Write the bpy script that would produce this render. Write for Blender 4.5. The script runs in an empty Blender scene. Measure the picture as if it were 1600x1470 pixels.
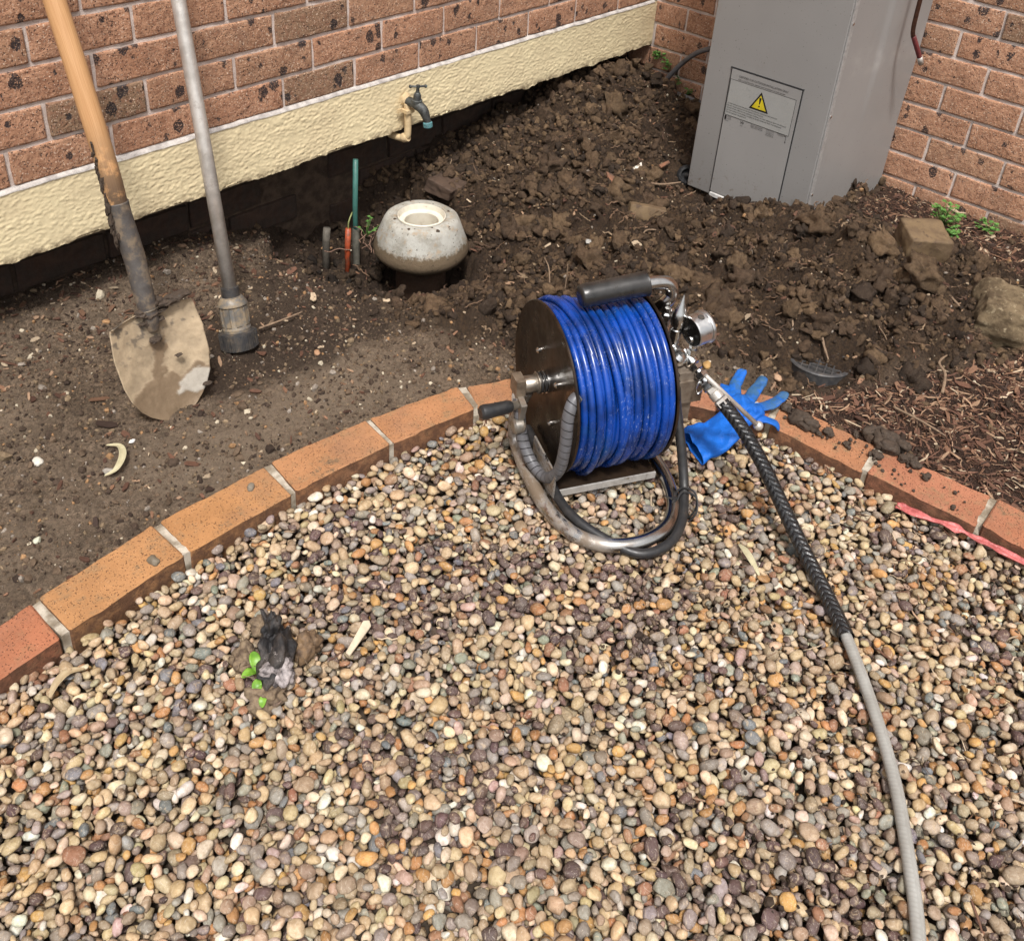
import bpy, bmesh, math, random
import numpy as np
from mathutils import Vector, Matrix
random.seed(7); rng = np.random.default_rng(7)
sc = bpy.context.scene; COL = sc.collection
PI = math.pi

# ------------------------------------------------------------------ camera, sky, sun, exposure
CAM = (-3.1795, -2.0976, 1.0524)
RR = ((0.67403544, -0.7360857, 0.0620811), (-0.35562013, -0.3970037, -0.84612197), (0.64746471, 0.54823891, -0.52936146))
cd = bpy.data.cameras.new('camera'); cam = bpy.data.objects.new('camera', cd); COL.objects.link(cam)
m = Matrix.Identity(4)
for i in range(3):
    m[i][0] = RR[0][i]; m[i][1] = -RR[1][i]; m[i][2] = -RR[2][i]; m[i][3] = CAM[i]
cam.matrix_world = m
cd.sensor_fit = 'HORIZONTAL'; cd.sensor_width = 36; cd.lens = 36 * 1594.69 / 1600
cd.shift_y = -280.96 / 1600; cd.clip_start = 0.05; cd.clip_end = 300
sc.camera = cam
SUN = Vector((-0.34, -0.36, 0.95)).normalized()
world = bpy.data.worlds.new('World'); sc.world = world; world.use_nodes = True
wn = world.node_tree.nodes; wl = world.node_tree.links
sky = wn.new('ShaderNodeTexSky'); sky.sky_type = 'NISHITA'; sky.sun_disc = False
sky.sun_elevation = math.asin(SUN.z); sky.sun_rotation = math.atan2(SUN.x, SUN.y)
sky.air_density = 1.0; sky.dust_density = 4.0; sky.ozone_density = 1.0
hs = wn.new('ShaderNodeHueSaturation'); hs.inputs['Saturation'].default_value = 0.22
wl.new(sky.outputs[0], hs.inputs['Color']); wl.new(hs.outputs[0], wn['Background'].inputs[0])
wn['Background'].inputs[1].default_value = 0.125
sl = bpy.data.lights.new('sun', 'SUN'); sl.energy = 2.6; sl.angle = math.radians(8); sl.color = (1.0, 0.96, 0.92)
so = bpy.data.objects.new('sun', sl); COL.objects.link(so)
so.rotation_euler = SUN.to_track_quat('Z', 'Y').to_euler(); so.location = (-3, -3, 6)
vs = sc.view_settings; sc.display_settings.display_device = 'sRGB'
vs.view_transform = 'Standard'; vs.look = 'None'; vs.gamma = 1; vs.use_curve_mapping = False
vs.exposure = 0.48

# ------------------------------------------------------------------ numpy noise
def _h(ix, iy, iz, s):
    n = (ix.astype(np.int64) * 374761393 + iy.astype(np.int64) * 668265263 + iz.astype(np.int64) * 2147483647 + int(s) * 974634777) & 0xffffffff
    n = ((n ^ (n >> 13)) * 1274126177) & 0xffffffff
    n = ((n ^ (n >> 16)) * 2246822519) & 0xffffffff
    return ((n ^ (n >> 15)) & 0xffffff) / float(0xffffff)
def vn(x, y, z=None, s=0):
    x = np.asarray(x, float); y = np.asarray(y, float); z = np.zeros_like(x) if z is None else np.asarray(z, float)
    i, j, k = np.floor(x), np.floor(y), np.floor(z); u, v, w = x - i, y - j, z - k
    u = u*u*(3-2*u); v = v*v*(3-2*v); w = w*w*(3-2*w); r = 0
    for a in (0, 1):
        for b in (0, 1):
            for c in (0, 1):
                r = r + _h(i+a, j+b, k+c, s) * (u if a else 1-u) * (v if b else 1-v) * (w if c else 1-w)
    return r * 2 - 1
def fbm(x, y, f, oct=4, s=0, g=0.5):
    r = 0; a = 1
    for o in range(oct):
        r = r + a * vn(x*f + 17.3*o, y*f - 9.1*o, None, s+o); f *= 2.03; a *= g
    return r
def worley(x, y, f, s=0, jit=0.9):
    x = x*f; y = y*f; i = np.floor(x); j = np.floor(y); d1 = np.full(x.shape, 9.0); rr = np.zeros(x.shape)
    for a in (-1, 0, 1):
        for b in (-1, 0, 1):
            ci = i+a; cj = j+b; z = np.zeros_like(ci)
            px = ci + 0.5 + jit*(_h(ci, cj, z, s)-0.5); py = cj + 0.5 + jit*(_h(ci, cj, z, s+1)-0.5)
            rad = 0.45 + 0.45*_h(ci, cj, z, s+2)
            d = np.hypot(x-px, y-py) / rad; mk_ = d < d1; d1 = np.where(mk_, d, d1); rr = np.where(mk_, rad, rr)
    return d1, rr
def ss(a, b, x):
    t = np.clip((x-a)/(b-a), 0, 1); return t*t*(3-2*t)

# ------------------------------------------------------------------ mesh helpers
def mesh_np(name, V, F, smooth=True, attrs=None):
    me = bpy.data.meshes.new(name); V = np.asarray(V, np.float32); F = np.asarray(F, np.int32); n, k = F.shape
    me.vertices.add(len(V)); me.vertices.foreach_set('co', V.ravel())
    me.loops.add(n*k); me.loops.foreach_set('vertex_index', F.ravel())
    me.polygons.add(n); me.polygons.foreach_set('loop_start', np.arange(0, n*k, k, dtype=np.int32))
    me.polygons.foreach_set('use_smooth', np.full(n, smooth, dtype=bool))
    if attrs:
        for an, (ty, arr) in attrs.items():
            at = me.attributes.new(an, ty, 'POINT')
            at.data.foreach_set('color' if ty == 'FLOAT_COLOR' else ('vector' if ty == 'FLOAT_VECTOR' else 'value'), np.asarray(arr, np.float32).ravel())
    me.update(calc_edges=True); me.validate(); return me
def mesh_py(name, V, F, smooth=True):
    me = bpy.data.meshes.new(name); me.from_pydata([tuple(map(float, v)) for v in V], [], [tuple(int(i) for i in f) for f in F])
    if smooth: me.polygons.foreach_set('use_smooth', [True]*len(me.polygons))
    me.update(); return me
def link(name, me, mat=None, parent=None, kind=None, label=None, cat=None, group=None, loc=None, rot=None, color=None):
    o = bpy.data.objects.new(name, me); COL.objects.link(o)
    if mat and me is not None and hasattr(me, 'materials') and len(me.materials) == 0: me.materials.append(mat)
    if parent: o.parent = parent
    if kind: o['kind'] = kind
    if label: o['label'] = label
    if cat: o['category'] = cat
    if group: o['group'] = group
    if loc is not None: o.location = loc
    if rot is not None: o.rotation_euler = rot
    if color is not None: o.color = (*color, 1)
    return o
def thing(name, label, cat, loc=(0, 0, 0), rot=(0, 0, 0), group=None):
    return link(name, None, label=label, cat=cat, group=group, loc=loc, rot=rot)
def join(parts):
    V = []; F = []; n = 0
    for v, f in parts:
        V += [tuple(p) for p in v]; F += [tuple(i+n for i in q) for q in f]; n += len(v)
    return V, F
def box(c, s, R=None):
    V = [(sx*s[0]/2, sy*s[1]/2, sz*s[2]/2) for sz in (-1, 1) for sy in (-1, 1) for sx in (-1, 1)]
    if R is not None: V = [tuple(R @ Vector(v)) for v in V]
    V = [(v[0]+c[0], v[1]+c[1], v[2]+c[2]) for v in V]
    return V, [(0, 2, 3, 1), (4, 5, 7, 6), (0, 1, 5, 4), (2, 6, 7, 3), (0, 4, 6, 2), (1, 3, 7, 5)]
def bev(VF, w, seg=2, smooth=True, jit=0.0, name='m', auto=None):
    bm = bmesh.new(); vs_ = [bm.verts.new(v) for v in VF[0]]
    for f in VF[1]:
        try: bm.faces.new([vs_[i] for i in f])
        except ValueError: pass
    bmesh.ops.recalc_face_normals(bm, faces=bm.faces[:])
    if w > 0: bmesh.ops.bevel(bm, geom=bm.edges[:], offset=w, segments=seg, profile=0.6, affect='EDGES')
    if jit:
        for v in bm.verts: v.co += Vector((random.uniform(-1, 1), random.uniform(-1, 1), random.uniform(-1, 1)))*jit
    me = bpy.data.meshes.new(name); bm.to_mesh(me); bm.free()
    if smooth: me.polygons.foreach_set('use_smooth', [True]*len(me.polygons))
    if auto is not None:
        try: me.set_sharp_from_angle(angle=math.radians(auto))
        except Exception: pass
    return me
def spl(P, n=12, closed=False):
    P = np.asarray(P, float); N = len(P); out = []
    rngi = range(N) if closed else range(N-1)
    for i in rngi:
        if closed: a, b, c, d = P[(i-1) % N], P[i], P[(i+1) % N], P[(i+2) % N]
        else: a, b, c, d = P[max(i-1, 0)], P[i], P[i+1], P[min(i+2, N-1)]
        for t in np.linspace(0, 1, n, endpoint=False):
            out.append(0.5*((2*b)+(-a+c)*t+(2*a-5*b+4*c-d)*t*t+(-a+3*b-3*c+d)*t**3))
    if not closed: out.append(P[-1])
    return np.array(out)
def tube_np(P, r, seg=12, closed=False, cap=True, flat=1.0, up0=None):
    """sweep; returns V, F(quads, caps as degenerate fan -> added separately), uv (length, angle)"""
    P = np.asarray(P, float); n = len(P); r = np.broadcast_to(np.asarray(r, float), (n,))
    T = np.roll(P, -1, 0)-np.roll(P, 1, 0) if closed else np.gradient(P, axis=0)
    T /= np.linalg.norm(T, axis=1)[:, None]+1e-12
    u = np.array(up0, float) if up0 is not None else (np.array([0, 0, 1.]) if abs(T[0][2]) < 0.9 else np.array([1., 0, 0]))
    V = np.zeros((n, seg, 3)); a = np.linspace(0, 2*PI, seg, endpoint=False)
    for i in range(n):
        u = u-T[i]*(u@T[i]); u /= np.linalg.norm(u)+1e-12; w = np.cross(T[i], u)
        V[i] = P[i]+r[i]*(np.cos(a)[:, None]*u*flat+np.sin(a)[:, None]*w)
    L = np.concatenate([[0], np.cumsum(np.linalg.norm(np.diff(P, axis=0), axis=1))])
    uv = np.zeros((n, seg, 3)); uv[:, :, 0] = L[:, None]; uv[:, :, 1] = a[None, :]
    i = np.arange(n if closed else n-1)[:, None]; j = np.arange(seg)[None, :]; i2 = (i+1) % n; j2 = (j+1) % seg
    F = np.stack([i*seg+j, i*seg+j2, i2*seg+j2, i2*seg+j], -1).reshape(-1, 4)
    return V.reshape(-1, 3), F, uv.reshape(-1, 3)
def tube(P, r, seg=12, closed=False, **k):
    V, F, uv = tube_np(P, r, seg, closed, **k); F = [tuple(f) for f in F]
    if not closed: F += [tuple(range(seg))[::-1], tuple(range(len(V)-seg, len(V)))]
    return [tuple(v) for v in V], F
def tubeobj(name, P, r, mat, parent=None, seg=14, closed=False, caps=True, **kw):
    V, F, uv = tube_np(P, r, seg, closed)
    if not closed and caps:   # tapered end rings close the tube
        n = len(V); c0 = np.mean(V[:seg], 0); c1 = np.mean(V[-seg:], 0)
        V = np.vstack([V, c0, c1]); uv = np.vstack([uv, uv[0], uv[-1]])
        j = np.arange(seg); j2 = (j+1) % seg
        F = np.vstack([F, np.stack([np.full(seg, n), j2, j, np.full(seg, n)], -1), np.stack([np.full(seg, n+1), n-seg+j, n-seg+j2, np.full(seg, n+1)], -1)])
        fl = [tuple(f) if f[0] != f[3] else tuple(f[:3]) for f in F]
        me = mesh_py(name, V, fl); at = me.attributes.new('uvt', 'FLOAT_VECTOR', 'POINT'); at.data.foreach_set('vector', np.asarray(uv, np.float32).ravel())
    else: me = mesh_np(name, V, F, True, {'uvt': ('FLOAT_VECTOR', uv)})
    return link(name, me, mat, parent, **kw)
def frame_z(d):
    d = Vector(d).normalized(); return d.to_track_quat('Z', 'Y').to_matrix()
def lathe(prof, c=(0, 0, 0), d=(0, 0, 1), seg=32):
    R = frame_z(d); V = []; F = []; n = len(prof)
    for (r, z) in prof:
        for k in range(seg):
            a = 2*PI*k/seg; V.append(tuple(R @ Vector((r*math.cos(a), r*math.sin(a), z)) + Vector(c)))
    for i in range(n-1):
        for k in range(seg): F.append((i*seg+k, i*seg+(k+1) % seg, (i+1)*seg+(k+1) % seg, (i+1)*seg+k))
    F.append(tuple(range(seg))[::-1]); F.append(tuple(range((n-1)*seg, n*seg)))
    return V, F
def part(name, VF, mat, parent, smooth=True, auto=35, **k):
    me = mesh_py(name, VF[0], VF[1], smooth)
    if smooth and auto:
        try: me.set_sharp_from_angle(angle=math.radians(auto))
        except Exception: pass
    return link(name, me, mat, parent, **k)
def ico(sub):
    bm = bmesh.new(); bmesh.ops.create_icosphere(bm, subdivisions=sub, radius=1.0)
    V = np.array([v.co[:] for v in bm.verts]); F = np.array([[v.index for v in f.verts] for f in bm.faces]); bm.free(); return V, F
I1, I2, I3, I4 = ico(1), ico(2), ico(3), ico(4)
def lump(base, s, amp=0.25, f=1.3, sq=1.0, oct=2):
    V, F = base; V = V.copy(); d = np.zeros(len(V)); a = 1; ff = f
    for o in range(oct):
        d += a*vn(V[:, 0]*ff+s*7.7, V[:, 1]*ff+s*3.1, V[:, 2]*ff-s*5.3, s+o); a *= 0.5; ff *= 2.1
    if sq != 1.0: V = np.sign(V)*np.abs(V)**sq; 
    return V*(1+amp*d)[:, None], F
def rotm(n):
    """n random rotation matrices"""
    q = rng.normal(size=(n, 4)); q /= np.linalg.norm(q, axis=1)[:, None]; w, x, y, z = q.T
    return np.stack([np.stack([1-2*(y*y+z*z), 2*(x*y-z*w), 2*(x*z+y*w)], -1), np.stack([2*(x*y+z*w), 1-2*(x*x+z*z), 2*(y*z-x*w)], -1), np.stack([2*(x*z-y*w), 2*(y*z+x*w), 1-2*(x*x+y*y)], -1)], 1)
def rot_tilt(n, tilt):
    a = rng.uniform(0, 2*PI, n); tx = rng.normal(0, tilt, n); ty = rng.normal(0, tilt, n); out = np.zeros((n, 3, 3))
    ca, sa = np.cos(a), np.sin(a); Z = np.zeros((n, 3, 3)); Z[:, 0, 0] = ca; Z[:, 0, 1] = -sa; Z[:, 1, 0] = sa; Z[:, 1, 1] = ca; Z[:, 2, 2] = 1
    X = np.zeros((n, 3, 3)); X[:, 0, 0] = 1; X[:, 1, 1] = np.cos(tx); X[:, 1, 2] = -np.sin(tx); X[:, 2, 1] = np.sin(tx); X[:, 2, 2] = np.cos(tx)
    Y = np.zeros((n, 3, 3)); Y[:, 1, 1] = 1; Y[:, 0, 0] = np.cos(ty); Y[:, 0, 2] = np.sin(ty); Y[:, 2, 0] = -np.sin(ty); Y[:, 2, 2] = np.cos(ty)
    return Y @ X @ Z
def scatter(bases, which, pos, scl, R, col):
    """merge many transformed copies into V, F, C arrays"""
    Vs = []; Fs = []; Cs = []; n = 0
    for b, (bv, bf) in enumerate(bases):
        ix = np.nonzero(which == b)[0]
        if len(ix) == 0: continue
        v = bv[None]*scl[ix][:, None, :]; v = np.einsum('nij,nvj->nvi', R[ix], v)+pos[ix][:, None, :]
        m_ = len(bv); Vs.append(v.reshape(-1, 3)); Cs.append(np.repeat(np.hstack([col[ix], np.ones((len(ix), 1))]), m_, 0))
        Fs.append((bf[None]+(n+np.arange(len(ix))*m_)[:, None, None]).reshape(-1, 3)); n += m_*len(ix)
    return np.vstack(Vs), np.vstack(Fs), np.vstack(Cs)

# ------------------------------------------------------------------ material helpers
class NT:
    def __init__(s, name):
        s.m = bpy.data.materials.new(name); s.m.use_nodes = True; s.t = s.m.node_tree; s.n = s.t.nodes; s.b = s.n['Principled BSDF']
        s.tc = s.n.new('ShaderNodeTexCoord').outputs['Object']
        s.oi = None
    def lk(s, a, b):
        if isinstance(a, (int, float)): b.default_value = a
        elif isinstance(a, tuple): b.default_value = (*a, 1) if len(a) == 3 and b.type == 'RGBA' else a
        else: s.t.links.new(a, b)
    def rnd(s):
        if s.oi is None: s.oi = s.n.new('ShaderNodeObjectInfo')
        return s.oi.outputs['Random']
    def ocol(s):
        s.rnd(); return s.oi.outputs['Color']
    def attr(s, nm, out='Color'):
        a = s.n.new('ShaderNodeAttribute'); a.attribute_name = nm; return a.outputs[out]
    def math(s, op, a, b=0.0, c=None, clamp=False):
        n = s.n.new('ShaderNodeMath'); n.operation = op; n.use_clamp = clamp; s.lk(a, n.inputs[0]); s.lk(b, n.inputs[1])
        if c is not None: s.lk(c, n.inputs[2])
        return n.outputs[0]
    def vmath(s, op, a, b):
        n = s.n.new('ShaderNodeVectorMath'); n.operation = op; s.lk(a, n.inputs[0]); s.lk(b, n.inputs[1]); return n.outputs[0]
    def shifted(s, k=40.0):
        v = s.math('MULTIPLY', s.rnd(), k); return s.vmath('ADD', s.tc, v)
    def scalev(s, v, sc3): return s.vmath('MULTIPLY', v, sc3)
    def noise(s, sc_, det=3.0, rough=0.55, vec=None, dist=0.0, out=0):
        n = s.n.new('ShaderNodeTexNoise'); s.lk(vec if vec is not None else s.tc, n.inputs['Vector'])
        n.inputs['Scale'].default_value = sc_; n.inputs['Detail'].default_value = det; n.inputs['Roughness'].default_value = rough; n.inputs['Distortion'].default_value = dist
        return n.outputs[out]
    def voro(s, sc_, vec=None, out='Distance', rnd=1.0):
        n = s.n.new('ShaderNodeTexVoronoi'); s.lk(vec if vec is not None else s.tc, n.inputs['Vector']); n.inputs['Scale'].default_value = sc_
        n.inputs['Randomness'].default_value = rnd
        return n.outputs[out]
    def ramp(s, f, a, b, c0=0.0, c1=1.0):
        n = s.n.new('ShaderNodeMapRange'); n.interpolation_type = 'SMOOTHSTEP'; s.lk(f, n.inputs[0]); n.inputs[1].default_value = a; n.inputs[2].default_value = b
        n.inputs[3].default_value = c0; n.inputs[4].default_value = c1; return n.outputs[0]
    def mix(s, f, a, b, mode='MIX'):
        n = s.n.new('ShaderNodeMix'); n.data_type = 'RGBA'; n.blend_type = mode; s.lk(f, n.inputs[0]); s.lk(a, n.inputs[6]); s.lk(b, n.inputs[7]); return n.outputs[2]
    def sep(s, v, i):
        n = s.n.new('ShaderNodeSeparateXYZ'); s.lk(v, n.inputs[0]); return n.outputs[i]
    def bump(s, h, dist=0.001, strength=1.0, nrm=None):
        n = s.n.new('ShaderNodeBump'); s.lk(h, n.inputs['Height']); n.inputs['Distance'].default_value = dist; n.inputs['Strength'].default_value = strength
        if nrm is not None: s.lk(nrm, n.inputs['Normal'])
        return n.outputs[0]
    def out(s, col=None, rough=None, metal=None, nrm=None, spec=None, coat=None, sss=None):
        b = s.b
        if col is not None: s.lk(col, b.inputs['Base Color'])
        if rough is not None: s.lk(rough, b.inputs['Roughness'])
        if metal is not None: s.lk(metal, b.inputs['Metallic'])
        if nrm is not None: s.lk(nrm, b.inputs['Normal'])
        if spec is not None: b.inputs['Specular IOR Level'].default_value = spec
        if coat is not None: b.inputs['Coat Weight'].default_value = coat; b.inputs['Coat Roughness'].default_value = 0.15
        return s.m

def m_wallbrick():
    t = NT('speckled_face_brick'); v = t.shifted(); r = t.rnd()
    r2 = t.math('FRACT', t.math('MULTIPLY', r, 7.31)); r3 = t.math('FRACT', t.math('MULTIPLY', r, 13.7))
    c = t.mix(t.ramp(t.noise(9, 4, 0.6, v), 0.3, 0.7), (0.52, 0.285, 0.175), (0.40, 0.205, 0.12))
    c = t.mix(t.ramp(r2, 0.45, 1.0, 0, 0.45), c, (0.36, 0.215, 0.13)); c = t.mix(t.ramp(t.noise(16, 5, .7, v), .5, .66, 0, .45), c, (0.25, 0.15, 0.10))
    c = t.mix(t.ramp(r3, 0.93, 0.95, 0, 0.65), c, (0.19, 0.135, 0.085))
    c = t.mix(t.ramp(t.noise(75, 4, 0.75, v), 0.45, 0.62, 0, 0.6), c, (0.24, 0.11, 0.065))
    c = t.mix(t.ramp(t.noise(260, 2, 0.5, v), 0.61, 0.69, 0, 0.85), c, (0.72, 0.55, 0.42))
    pit = t.math('MAXIMUM', t.ramp(t.noise(190, 3, 0.6, v), 0.40, 0.34), t.ramp(t.voro(105, v), 0.17, 0.10)); c = t.mix(t.math('MULTIPLY', pit, 0.88), c, (0.05, 0.03, 0.026))
    vd = t.vmath('ADD', t.scalev(v, (1.0, 1.0, 0.75)), t.vmath('MULTIPLY', t.noise(80, 4, 0.7, v, 0, 1), (0.022, 0.022, 0.022)))
    d = t.voro(31, vd); cell = t.sep(t.voro(31, vd, 'Color'), 0)
    th = t.math('MULTIPLY', t.math('MULTIPLY_ADD', cell, 0.72, -0.24), t.ramp(t.noise(11, 2, .5, v), .35, .6, .55, 1.15))
    bl = t.ramp(t.math('SUBTRACT', th, d), -0.01, 0.05)
    bl = t.math('MULTIPLY', bl, t.ramp(t.noise(300, 2, 0.5, v), 0.28, 0.5))
    c = t.mix(t.math('MULTIPLY', bl, 0.93), c, (0.022, 0.02, 0.024))
    h = t.math('ADD', t.math('MULTIPLY', t.noise(25, 4, 0.6, v, 1.2), 2.5), t.math('MULTIPLY', t.noise(170, 4, 0.65, v), 1.0))
    h = t.math('SUBTRACT', h, t.math('MULTIPLY', pit, 0.7)); h = t.math('SUBTRACT', h, t.math('MULTIPLY', bl, 0.5))
    return t.out(c, t.ramp(bl, 0, 1, 0.85, 0.5), 0, t.bump(h, 0.0022, 0.9), 0.35)
def m_mortar(name='pale_mortar', a=(0.68, 0.58, 0.52), b=(0.52, 0.43, 0.38)):
    t = NT(name); c = t.mix(t.ramp(t.noise(30, 4), 0.35, 0.65), a, b)
    c = t.mix(t.ramp(t.noise(300, 3), 0.62, 0.7, 0, 0.5), c, (0.12, 0.1, 0.09))
    return t.out(c, 0.95, 0, t.bump(t.noise(260, 5, 0.7), 0.002, 0.8), 0.2)
def m_render():
    t = NT('cream_painted_render'); c = t.mix(t.ramp(t.noise(6, 4), 0.3, 0.7), (0.80, 0.68, 0.43), (0.72, 0.60, 0.38))
    c = t.mix(t.ramp(t.noise(45, 5, 0.7), 0.60, 0.78, 0, 0.30), c, (0.50, 0.39, 0.22)); c = t.mix(t.ramp(t.noise(5, 6, 0.75, t.scalev(t.tc, (1, 1, 2.5))), 0.55, 0.72, 0, 0.28), c, (0.42, 0.32, 0.19))
    c = t.mix(t.ramp(t.noise(420, 2), 0.72, 0.76, 0, 0.6), c, (0.12, 0.09, 0.06))
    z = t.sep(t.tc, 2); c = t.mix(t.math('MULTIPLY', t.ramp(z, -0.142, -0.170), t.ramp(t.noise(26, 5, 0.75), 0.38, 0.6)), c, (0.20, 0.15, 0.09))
    return t.out(c, 0.75, 0, t.bump(t.noise(420, 4, 0.6), 0.0008, 0.5), 0.3)
def m_edging():
    t = NT('terracotta_edging_brick'); v = t.shifted(); base = t.mix(0.18, t.ocol(), (0.30, 0.19, 0.13))
    c = t.mix(t.ramp(t.noise(14, 4, 0.6, v), 0.3, 0.7, 0, 0.5), base, t.mix(1.0, base, (0.62, 0.60, 0.58), 'MULTIPLY')); c = t.mix(t.ramp(t.noise(5, 6, 0.8, v), 0.45, 0.7, 0, 0.4), c, (0.21, 0.125, 0.085))
    c = t.mix(t.ramp(t.noise(22, 6, 0.8, v), 0.50, 0.66, 0, 0.65), c, (0.26, 0.17, 0.09))
    c = t.mix(t.ramp(t.noise(11, 7, 0.82, v), 0.58, 0.68, 0, 0.6), c, (0.12, 0.085, 0.055))
    pit = t.math('MAXIMUM', t.ramp(t.voro(170, v), 0.20, 0.12), t.ramp(t.noise(300, 2, 0.5, v), 0.34, 0.30)); c = t.mix(t.math('MULTIPLY', pit, 0.8), c, (0.07, 0.035, 0.025))
    c = t.mix(t.ramp(t.noise(420, 2, 0.5, v), 0.67, 0.72, 0, 0.5), c, (0.55, 0.36, 0.22))
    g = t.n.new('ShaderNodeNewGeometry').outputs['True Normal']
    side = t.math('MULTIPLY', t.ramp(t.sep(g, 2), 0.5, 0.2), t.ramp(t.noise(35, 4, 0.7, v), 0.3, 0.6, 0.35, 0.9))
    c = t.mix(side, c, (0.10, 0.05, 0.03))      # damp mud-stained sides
    h = t.math('SUBTRACT', t.noise(150, 6, 0.75, v), pit)
    return t.out(c, 0.9, 0, t.bump(h, 0.0022, 1.0), 0.3)
def m_pebble():
    t = NT('river_pebble'); base = t.attr('tint'); al = t.attr('tint', 'Alpha')
    n1 = t.noise(130, 4, 0.65); c = t.mix(t.ramp(n1, 0.3, 0.7, 0.0, 0.7), base, t.mix(1.0, base, (0.60, 0.52, 0.42), 'MULTIPLY')); c = t.mix(t.ramp(t.noise(75, 3, 0.6, None, 1.5), 0.56, 0.66, 0, 0.4), c, (0.55, 0.42, 0.27))
    c = t.mix(t.ramp(t.noise(700, 2, 0.6), 0.62, 0.72, 0, 0.35), c, (0.6, 0.52, 0.42))
    c = t.mix(t.ramp(t.noise(550, 3, 0.6), 0.38, 0.30, 0, 0.55), c, (0.08, 0.055, 0.035))
    c = t.mix(t.ramp(t.noise(24, 5, 0.75), 0.52, 0.72, 0, 0.45), c, (0.17, 0.12, 0.075)); wv_ = t.noise(60, 2, 0.5, None, 4.0); c = t.mix(t.math('MULTIPLY', t.ramp(wv_, 0.60, 0.63), t.ramp(wv_, 0.66, 0.63, 0, .5)), c, (0.62, 0.55, 0.45))
    return t.out(c, t.ramp(n1, 0.3, 0.7, 0.55, 0.8), 0, t.bump(t.noise(260, 5, 0.7), 0.0014, 0.8), 0.4)
def m_tint(name, rough=0.9, f=160, bumpd=0.001, spec=0.25, var=0.6):
    t = NT(name); base = t.attr('tint'); c = t.mix(t.ramp(t.noise(f, 4, 0.65), 0.3, 0.7, 0, var), base, t.mix(1.0, base, (0.45, 0.42, 0.38), 'MULTIPLY'))
    return t.out(c, rough, 0, t.bump(t.noise(f*2.5, 4, 0.65), bumpd, 0.8), spec)
def m_clod():
    t = NT('clay_soil_clod'); base = t.attr('tint')
    c = t.mix(t.ramp(t.noise(110, 5, 0.7), 0.35, 0.65, 0, 0.8), base, t.mix(1.0, base, (0.5, 0.46, 0.42), 'MULTIPLY'))
    c = t.mix(t.ramp(t.noise(800, 1), 0.73, 0.77, 0, 0.7), c, (0.4, 0.33, 0.24))
    h = t.math('ADD', t.math('MULTIPLY', t.noise(140, 5, 0.7), 1.6), t.noise(600, 3, 0.7))
    return t.out(c, t.ramp(t.noise(60, 3), 0.3, 0.7, 0.60, 0.95), 0, t.bump(h, 0.0030, 1.0), 0.35)
def m_soil():
    t = NT('garden_soil'); ex = t.attr('exc', 'Fac'); dm_shd = t.attr('damp_shade', 'Fac'); mu = t.attr('mul', 'Fac')
    dry = t.mix(t.ramp(t.noise(14, 5, 0.65), 0.35, 0.65), (0.330, 0.240, 0.165), (0.195, 0.140, 0.094))
    dry = t.mix(t.ramp(t.noise(110, 6, 0.78), 0.42, 0.58, 0, 0.8), dry, (0.065, 0.046, 0.033))
    dry = t.mix(t.ramp(t.noise(380, 3, 0.6), 0.58, 0.68, 0, 0.75), dry, (0.30, 0.22, 0.14))
    dry = t.mix(t.ramp(t.noise(620, 1), 0.74, 0.78, 0, 0.9), dry, (0.62, 0.55, 0.42))
    dry = t.mix(t.math('MULTIPLY', t.attr('sand', 'Fac'), t.ramp(t.noise(90, 4, .7), .3, .6, .4, .95)), dry, (0.29, 0.22, 0.155))
    clay = t.mix(t.ramp(t.noise(11, 5, 0.6), 0.35, 0.65), (0.110, 0.068, 0.038), (0.060, 0.037, 0.022))
    clay = t.mix(t.ramp(t.noise(130, 4, 0.7), 0.42, 0.6, 0, 0.75), clay, (0.028, 0.019, 0.014))
    clay = t.mix(t.ramp(t.noise(520, 1), 0.75, 0.79, 0, 0.6), clay, (0.4, 0.33, 0.24))
    c = t.mix(ex, dry, clay); c = t.mix(t.math('MULTIPLY', dm_shd, 0.8), c, (0.045, 0.029, 0.020))  # painted shade and dark patches are mixed into the soil colour
    mc = t.mix(t.ramp(t.noise(200, 4, 0.7), 0.4, 0.6), (0.03, 0.017, 0.012), (0.09, 0.05, 0.033)); c = t.mix(mu, c, mc)
    h = t.math('ADD', t.math('MULTIPLY', t.noise(95, 7, 0.8), 2.6), t.noise(420, 4, 0.7))
    return t.out(c, t.ramp(ex, 0, 1, 0.95, 0.75), 0, t.bump(h, 0.0060, 1.0), 0.25)
def m_plain(name, col, rough=0.5, metal=0.0, nf=40, nv=0.25, dark=None, bumpd=0.0, bf=200, spec=None, coat=None, dirt=None, dirt_th=(0.55, 0.7), df=30):
    t = NT(name); dark = dark or tuple(x*0.55 for x in col)
    c = t.mix(t.ramp(t.noise(nf, 5, 0.65), 0.35, 0.7, 0, nv*2), col, dark)
    rg = t.ramp(t.noise(nf*1.7, 4, 0.65), 0.3, 0.7, rough*0.8, min(1, rough*1.35)); mt = metal
    if dirt:
        d = t.ramp(t.noise(df, 6, 0.72), *dirt_th); c = t.mix(d, c, dirt); rg = t.math('MAXIMUM', rg, t.math('MULTIPLY', d, 0.9))
        if metal: mt = t.math('MULTIPLY', t.math('SUBTRACT', 1.0, d), metal)
    nr = t.bump(t.noise(bf, 4, 0.65), bumpd, 0.7) if bumpd else None
    return t.out(c, rg, mt, nr, spec, coat)

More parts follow.
